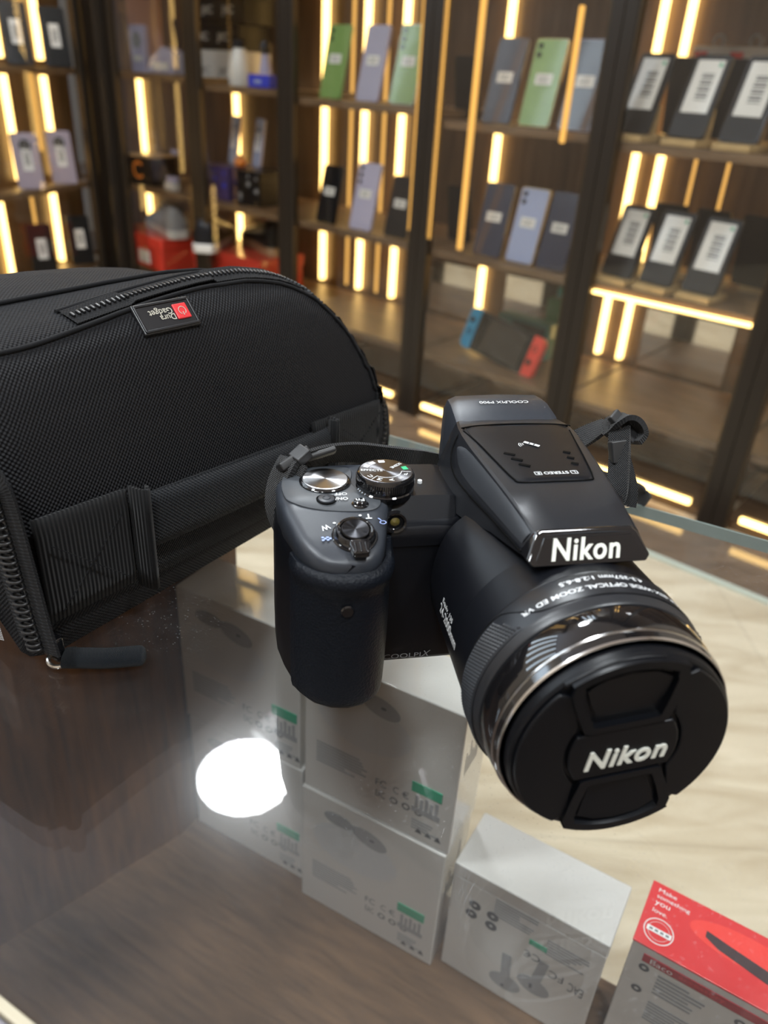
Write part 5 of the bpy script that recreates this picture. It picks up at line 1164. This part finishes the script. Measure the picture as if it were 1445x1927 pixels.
mb = B(); pts = [(XC-x, y, ztop_h(y)+0.35) for x, y in ((24, 120.5), (16, 122.6), (0, 123.6), (-16, 122.6), (-24, 120.5))]; mb.tube(catmull(pts, 6), 0.3, 6); mbuild(mb, 'seam', M['seam'], hump, smooth=True)
for s, x0 in ((-1, -11.2), (1, 12.6)):
    for k in range(3):
        y = 96.5 - 4.6*k; x = x0 + (1.5*k if s < 0 else -0.2*k); hw = 2.3 if s < 0 else 1.5
        mb = B(); mb.obox((XC+x, y, ztop_h(y)+0.42), (1, -0.55, 0), (0.55, 1, 0), (0,0,1), hw, 0.9, 0.3); mbuild(mb, 'microphone_slot', M['seam'], tpo, bevel=0.0005)
mb = MB(); fl = lambda cx, cy: (lambda x, y, h: Vector((cx*0.001-x, cy*0.001-y, (ztop_h(cy-y*1000)+0.62)*0.001)))
lettering(mb, 'STEREO', 0.0098, 0.0019, fl(XC+2.0, 80.6), offset=0.01); tpl = []
for cx, s in ((XC+9.2, 'L'), (XC-5.2, 'R')):
    for (a, b, c, d) in ((-1.4, -1.3, 1.4, -1.05), (-1.4, 1.05, 1.4, 1.3), (-1.4, -1.3, -1.15, 1.3), (1.15, -1.3, 1.4, 1.3)): mb.box(((cx+a)*0.001, (80.6+b)*0.001, (ztop_h(80.6)+0.58)*0.001), ((cx+c)*0.001, (80.6+d)*0.001, (ztop_h(80.6)+0.62)*0.001))
    lettering(mb, s, None, 0.0015, fl(cx, 80.6), offset=0.01)
# satellite symbol
zz_ = (ztop_h(104)+0.75)*0.001
for dx, dy in ((-1.5, 1.5), (0, 0), (1.5, -1.5)): mb.obox(((XC+0.6-dx)*0.001, (104-dy*0.9)*0.001, zz_), (1, 1, 0), (-1, 1, 0), (0,0,1), 0.0008, 0.0013, 0.00003)
for r_ in (1.6, 2.5, 3.4):
    for i in range(8):
        a = math.radians(150+i*9); b = math.radians(150+(i+0.8)*9); p, q_ = Vector((XC-1.6+r_*math.cos(a), 104.2-r_*0.9*math.sin(a-PI/6)+0.4, 0)), Vector((XC-1.6+r_*math.cos(b), 104.2-r_*0.9*math.sin(b-PI/6)+0.4, 0)); mb.obox(Vector(((p.x+q_.x)/2000, (p.y+q_.y)/2000, zz_)), q_-p, (q_-p).cross(Vector((0,0,1))), (0,0,1), (q_-p).length/2000, 0.00014, 0.00003)
mb.build('panel_lettering', M['white'], tpo)
# glossy maker's plate
def npl(y, xo, z0_, z1_): return None
pA = [(XC-22.6, 84.2), (XC-18.6, 90.9), (XC-16.5, 92.0), (XC+16.5, 92.0), (XC+18.6, 90.9), (XC+22.2, 84.2), (XC+20.5, 82.6), (XC-20.8, 82.6)]
mb = B(); f = lambda z: 38.6 + (z-83)*0.80
mb.loft([[(x, 47.5, z) for x, z in pA], [(x, f(z)+1.0, z) for x, z in pA], [(XC+(x-XC)*0.975, f(z), 87.2+(z-87.2)*0.93) for x, z in pA]]); plate = mbuild(mb, 'name_plate', M['gloss'], hump, bevel=0.0004)
mb = B(); pB = [(XC-19.4, 84.6), (XC-15.8, 90.3), (XC+15.8, 90.3), (XC+19.0, 84.6), (XC+17.8, 83.6), (XC-18.0, 83.6)]
mb.loft([[(x, f(z)+0.05, z) for x, z in pB], [(x*0.995, f(z)-0.25, z) for x, z in pB]]); mbuild(mb, 'plate_inset', M['gloss'], plate)
mb = MB(); n_p = Vector((0, -1, 0.80)).normalized(); up_p = Vector((0, 0.80, 1)).normalized(); oc = Vector((XC-1.6, f(87.15)-0.35, 87.15))*0.001
lettering(mb, 'Nikon', 0.0252, 0.0078, lambda x, y, h: oc + Vector((1,0,0))*x + up_p*y + n_p*(0.00015+h*0.0005), shear=0.25, offset=0.022, extrude=0.4, spacing=1.10); mb.build('plate_lettering', M['logo'], plate)
# ---- viewfinder hood behind
mb = B()
def hd_(y, hw, zt_, zb=70): return [(XC-hw, y, zb), (XC-hw, y, zt_-6), (XC-hw+1.6, y, zt_-1.8), (XC-hw+5, y, zt_-0.2), (XC, y, zt_+0.3), (XC+hw-5, y, zt_-0.2), (XC+hw-1.6, y, zt_-1.8), (XC+hw, y, zt_-6), (XC+hw, y, zb)]
mb.loft([hd_(128, 24.5, 96.2), hd_(134, 24.5, 98.4), hd_(144, 24, 100.4), hd_(151, 23.5, 100.2), hd_(153, 22.0, 98.6)]); vf = mbuild(mb, 'viewfinder_hood', M['deck'], smooth=True, angle=40)
mb = MB(); lettering(mb, 'COOLPIX P900', 0.0225, 0.0019, lambda x, y, h: Vector((XC*0.001-x+0.001, 0.1415-y, 0.1006+y*-0.16))); mb.build('hood_lettering', M['white'], vf)

# ---- lens cap, turned a few degrees
cap = empty('cap_anchor', None, None) if False else None
CA = math.radians(7.0)
def cp3(x, z, y): return (x*math.cos(CA) - z*math.sin(CA), y, LZ + x*math.sin(CA) + z*math.cos(CA))
YF = -6.2
mb = B(); mb.lathe([(3.0, 35.5), (0.4, 36.3), (-0.4, 36.9), (-1.0, 36.9), (-3.6, 36.7), (-4.4, 36.0), (-4.6, 34.0), (-4.6, 0)], c=(0, 0, LZ), n=160); capo = mbuild(mb, 'lens_cap', M['cap'], smooth=True, angle=30)
def capplate(name, poly, y0, y1, m=M['cap'], bevel=0.0006, parent=None):
    mb = B(); mb.loft([[cp3(x, z, y0) for x, z in poly], [cp3(x, z, y1) for x, z in poly]]); return mbuild(mb, name, m, parent or capo, bevel=bevel)
def arcp(r_, a0, a1, n=20): return [(r_*math.cos(math.radians(a0+(a1-a0)*i/n)), r_*math.sin(math.radians(a0+(a1-a0)*i/n))) for i in range(n+1)]
# side cheeks
capplate('cheek', arcp(35.4, -52, 52, 30) + [(15.5, 25.5), (15.8, 12)] + arcp(19.5, 35, -35, 14) + [(15.8, -12), (17.5, -25.5)], -4.5, YF)
capplate('cheek', arcp(35.4, 128, 232, 30) + [(-17.5, -25.5), (-15.8, -12)] + arcp(19.5, 215, 145, 14) + [(-15.8, 12), (-15.5, 25.5)], -4.5, YF)
# round centre with the maker's name
capplate('centre_disc', arcp(18.6, 150, 30, 2)[:0] + [(15.6, 9.4)] + arcp(18.3, 28, -28, 12) + [(15.6, -9.6), (-15.6, -9.6)] + arcp(18.3, 208, 152, 12) + [(-15.6, 9.4)], -4.5, YF-0.5)
mb = MB(); ccx = 0.9
lettering(mb, 'Nikon', 0.0275, 0.0078, lambda x, y, h: Vector(cp3(ccx+x*1000, -1.8+y*1000, YF-0.75-h*0.6))*0.001, shear=0.25, offset=0.022, extrude=0.4, spacing=1.10); mb.build('cap_lettering', M['logo'], capo)
# pinch tabs: raised frames around a sunken finger rest
def tab(sg):
    o_ = [(-13.6, 10.8), (-12.0, 10.2), (12.0, 10.2), (13.6, 10.8), (16.5, 19.0), (18.6, 27.0), (17.8, 30.2)] + arcp(36.0, 59.5, 120.5, 24) + [(-17.8, 30.2), (-18.6, 27.0), (-16.5, 19.0)]
    i_ = [(-10.9, 13.2), (-9.6, 12.6), (9.6, 12.6), (10.9, 13.2), (13.2, 20.0), (14.8, 26.5), (14.4, 28.6)] + arcp(33.2, 63.5, 116.5, 24) + [(-14.4, 28.6), (-14.8, 26.5), (-13.2, 20.0)]
    o_ = [(x, z*sg) for x, z in o_]; i_ = [(x, z*sg) for x, z in i_]; n = len(o_)
    mb = B(); v = [cp3(x, z, -4.4) for x, z in o_] + [cp3(x, z, YF-0.9) for x, z in o_] + [cp3(x, z, YF-0.9) for x, z in i_] + [cp3(x*0.97, z*0.985, -3.2 if False else -4.75) for x, z in i_]
    fs = []
    for a in range(3):
        for k in range(n): j = (k+1) % n; fs.append((a*n+k, a*n+j, (a+1)*n+j, (a+1)*n+k))
    fs.append(tuple(range(3*n, 4*n))); mb.add(v, fs); t = mbuild(mb, 'pinch_tab', M['cap'], capo, smooth=True, angle=30)
    # sloping finger rest
    mb = B(); r0 = [(-9.4, 14.6), (9.4, 14.6), (12.2, 22.0), (13.4, 27.2), (8, 30.6), (0, 31.8), (-8, 30.6), (-13.4, 27.2), (-12.2, 22.0)]
    mb.loft([[cp3(x, z*sg, -4.7) for x, z in r0], [cp3(x, z*sg, -4.75 - (0.2 if z < 20 else 1.4)) for x, z in r0]]); mbuild(mb, 'finger_rest', M['cap'], t, bevel=0.0004)
    return t
tab(1); tab(-1)
# rim shoulder above the upper tab
capplate('rim_bar', arcp(36.6, 72, 124, 20) + arcp(34.4, 124, 72, 20), -0.8, -5.4)

# ---- neck strap
st = MB()
def rib(pts, wv, hw=5.0, ht=0.7, k=8, name='neck_strap', parent=None):
    C = catmull([Vector(p)*0.001 for p in pts], k); W_ = catmull([Vector(p) for p in wv], k); mb = MB(); mb.ribbon(C, W_, hw*0.001, ht*0.001)
    run = 0; uv = []
    for i in range(len(C)):
        if i: run += (C[i]-C[i-1]).length
        uv += [(run, 0.005), (run, -0.005), (run, -0.005), (run, 0.005)]
    mb.uv = uv; return mb.build(name, M['strap'], parent or camo, smooth=True, angle=60)
# left side: lug, doubled webbing up to the buckle, then round the back
sl_ = rib([(-96.5, 112, 57), (-98.6, 114, 62), (-99.5, 117, 68), (-98, 121, 75), (-94.5, 124, 81.5), (-92.5, 126, 83.5)], [(0.55, -0.8, 0.1)]*6, hw=5.4, ht=1.3); sl_['label'] = 'woven strap end on the left lug'
rib([(-94, 113, 56), (-95, 112, 62), (-94.5, 115, 69), (-92.5, 120, 76), (-90, 124, 82)], [(0.75, -0.6, 0.1)]*5, hw=4.6, ht=1.0, parent=sl_, name='inner_webbing')
mb = MB(); mb.tube([Vector(p)*0.001 for p in catmull([(-97, 108, 60), (-99.5, 110, 58), (-99.8, 114, 56), (-97, 117, 57)], 6)], 0.0007, 8); mb.build('strap_lug', M['metal'], camo, smooth=True)
def buckle(c, ax, ay, parent, L=8.5, Wd=3.4, T=1.5):
    ax = Vector(ax).normalized(); ay = Vector(ay); ay = (ay-ax*ay.dot(ax)).normalized(); az = ax.cross(ay)
    mb = MB(); mb.obox(Vector(c)*0.001, ax, ay, az, L*0.001, Wd*0.001, T*0.001); return mb.build('buckle', M['buckle'], parent, bevel=0.0008)
buckle((-91.5, 125.5, 83.6), (0.9, 0.55, 0.35), (0.3, -0.8, 0.6), sl_, L=7.5, Wd=3.0, T=1.9); buckle((-88.6, 125, 85.4), (0.5, -0.75, -0.1), (0.7, 0.5, 0.5), sl_, L=3.4, Wd=3.6, T=2.4)
buckle((-80.0, 127.5, 84.6), (1, 0.2, 0.20), (0.1, -0.7, 0.7), sl_, L=6.6, Wd=2.6, T=1.2)
rib([(-86, 127, 82.5), (-76, 133, 82), (-64, 138, 80), (-50, 142, 76), (-38, 146, 72), (-22, 156, 64), (0, 164, 56), (22, 160, 60), (36, 150, 72), (44, 143, 82), (50, 138, 89)], [(0, -0.5, 1), (0, -0.5, 1), (0, -0.4, 1), (0, -0.3, 1), (0, -0.2, 1), (0, 0, 1), (0, 0, 1), (0, 0, 1), (0.2, 0.2, 1), (0.4, 0.3, 0.8), (0.6, 0.3, 0.6)], hw=5.4, ht=0.8)
# right side
sr = rib([(47, 110, 66), (48.5, 112, 70), (50.5, 117, 76), (52, 122, 82), (53, 127, 88), (54, 131, 92.5)], [(0.8, -0.5, 0.1), (0.7, -0.6, 0.1), (0.5, -0.8, 0.1), (0.5, -0.8, 0.1), (0.6, -0.7, 0), (0.7, -0.6, 0)], hw=4.6, ht=1.3); sr['label'] = 'woven strap end on the right lug'
rib([(53, 108, 64), (54, 111, 70), (53.5, 116, 76), (53, 121, 81)], [(0.8, -0.4, 0.2)]*4, hw=3.6, ht=1.3, parent=sr, name='inner_webbing')
buckle((52.2, 123.5, 83.5), (0.6, 0.05, 0.05), (0, 0.4, 1), sr, L=4.4, Wd=5.0, T=2.3)
buckle((56.0, 131, 92.0), (0.75, -0.45, -0.75), (0.4, 0.5, 0.4), sr, L=8.0, Wd=3.4, T=1.5)
rib([(50, 136, 89), (53, 133, 94), (57, 131, 96.5), (61, 130, 94.5), (63.5, 129, 89.5), (60, 127, 86)], [(0.1, -0.9, 0.3)]*6, hw=4.8, ht=1.2, parent=sr, name='strap_fold')
mb = MB(); mb.tube([Vector(p)*0.001 for p in catmull([(45, 108, 66), (49.5, 107, 65), (54, 109, 64), (50, 113, 64.5), (45.5, 112, 66)], 6)], 0.0007, 8); mb.build('strap_lug', M['metal'], camo, smooth=True)
# loose strap lying on the glass behind the right side
lb = (Matrix.Translation(CO) @ Matrix.Rotation(CYAW, 4, 'Z')).inverted()
e1 = (lb @ onz((1215, 948), 0.002))*1000; e0 = (lb @ onz((1150, 925), 0.012))*1000
rib([(40, 152, 55), (52, 165, 44), (60, e0.y+14, 30), (e0.x+10, e0.y+6, 16), (e0.x+24, e1.y+8, 6), (e1.x, e1.y, 1.6)], [(0.3, -0.7, 0.7), (0.3, -0.7, 0.6), (0.3, -0.8, 0.5), (0.2, -0.9, 0.4), (0.2, -0.9, 0.4), (0.1, -1, 0.2)], hw=6.0, ht=0.8, parent=None, name='strap_tail')
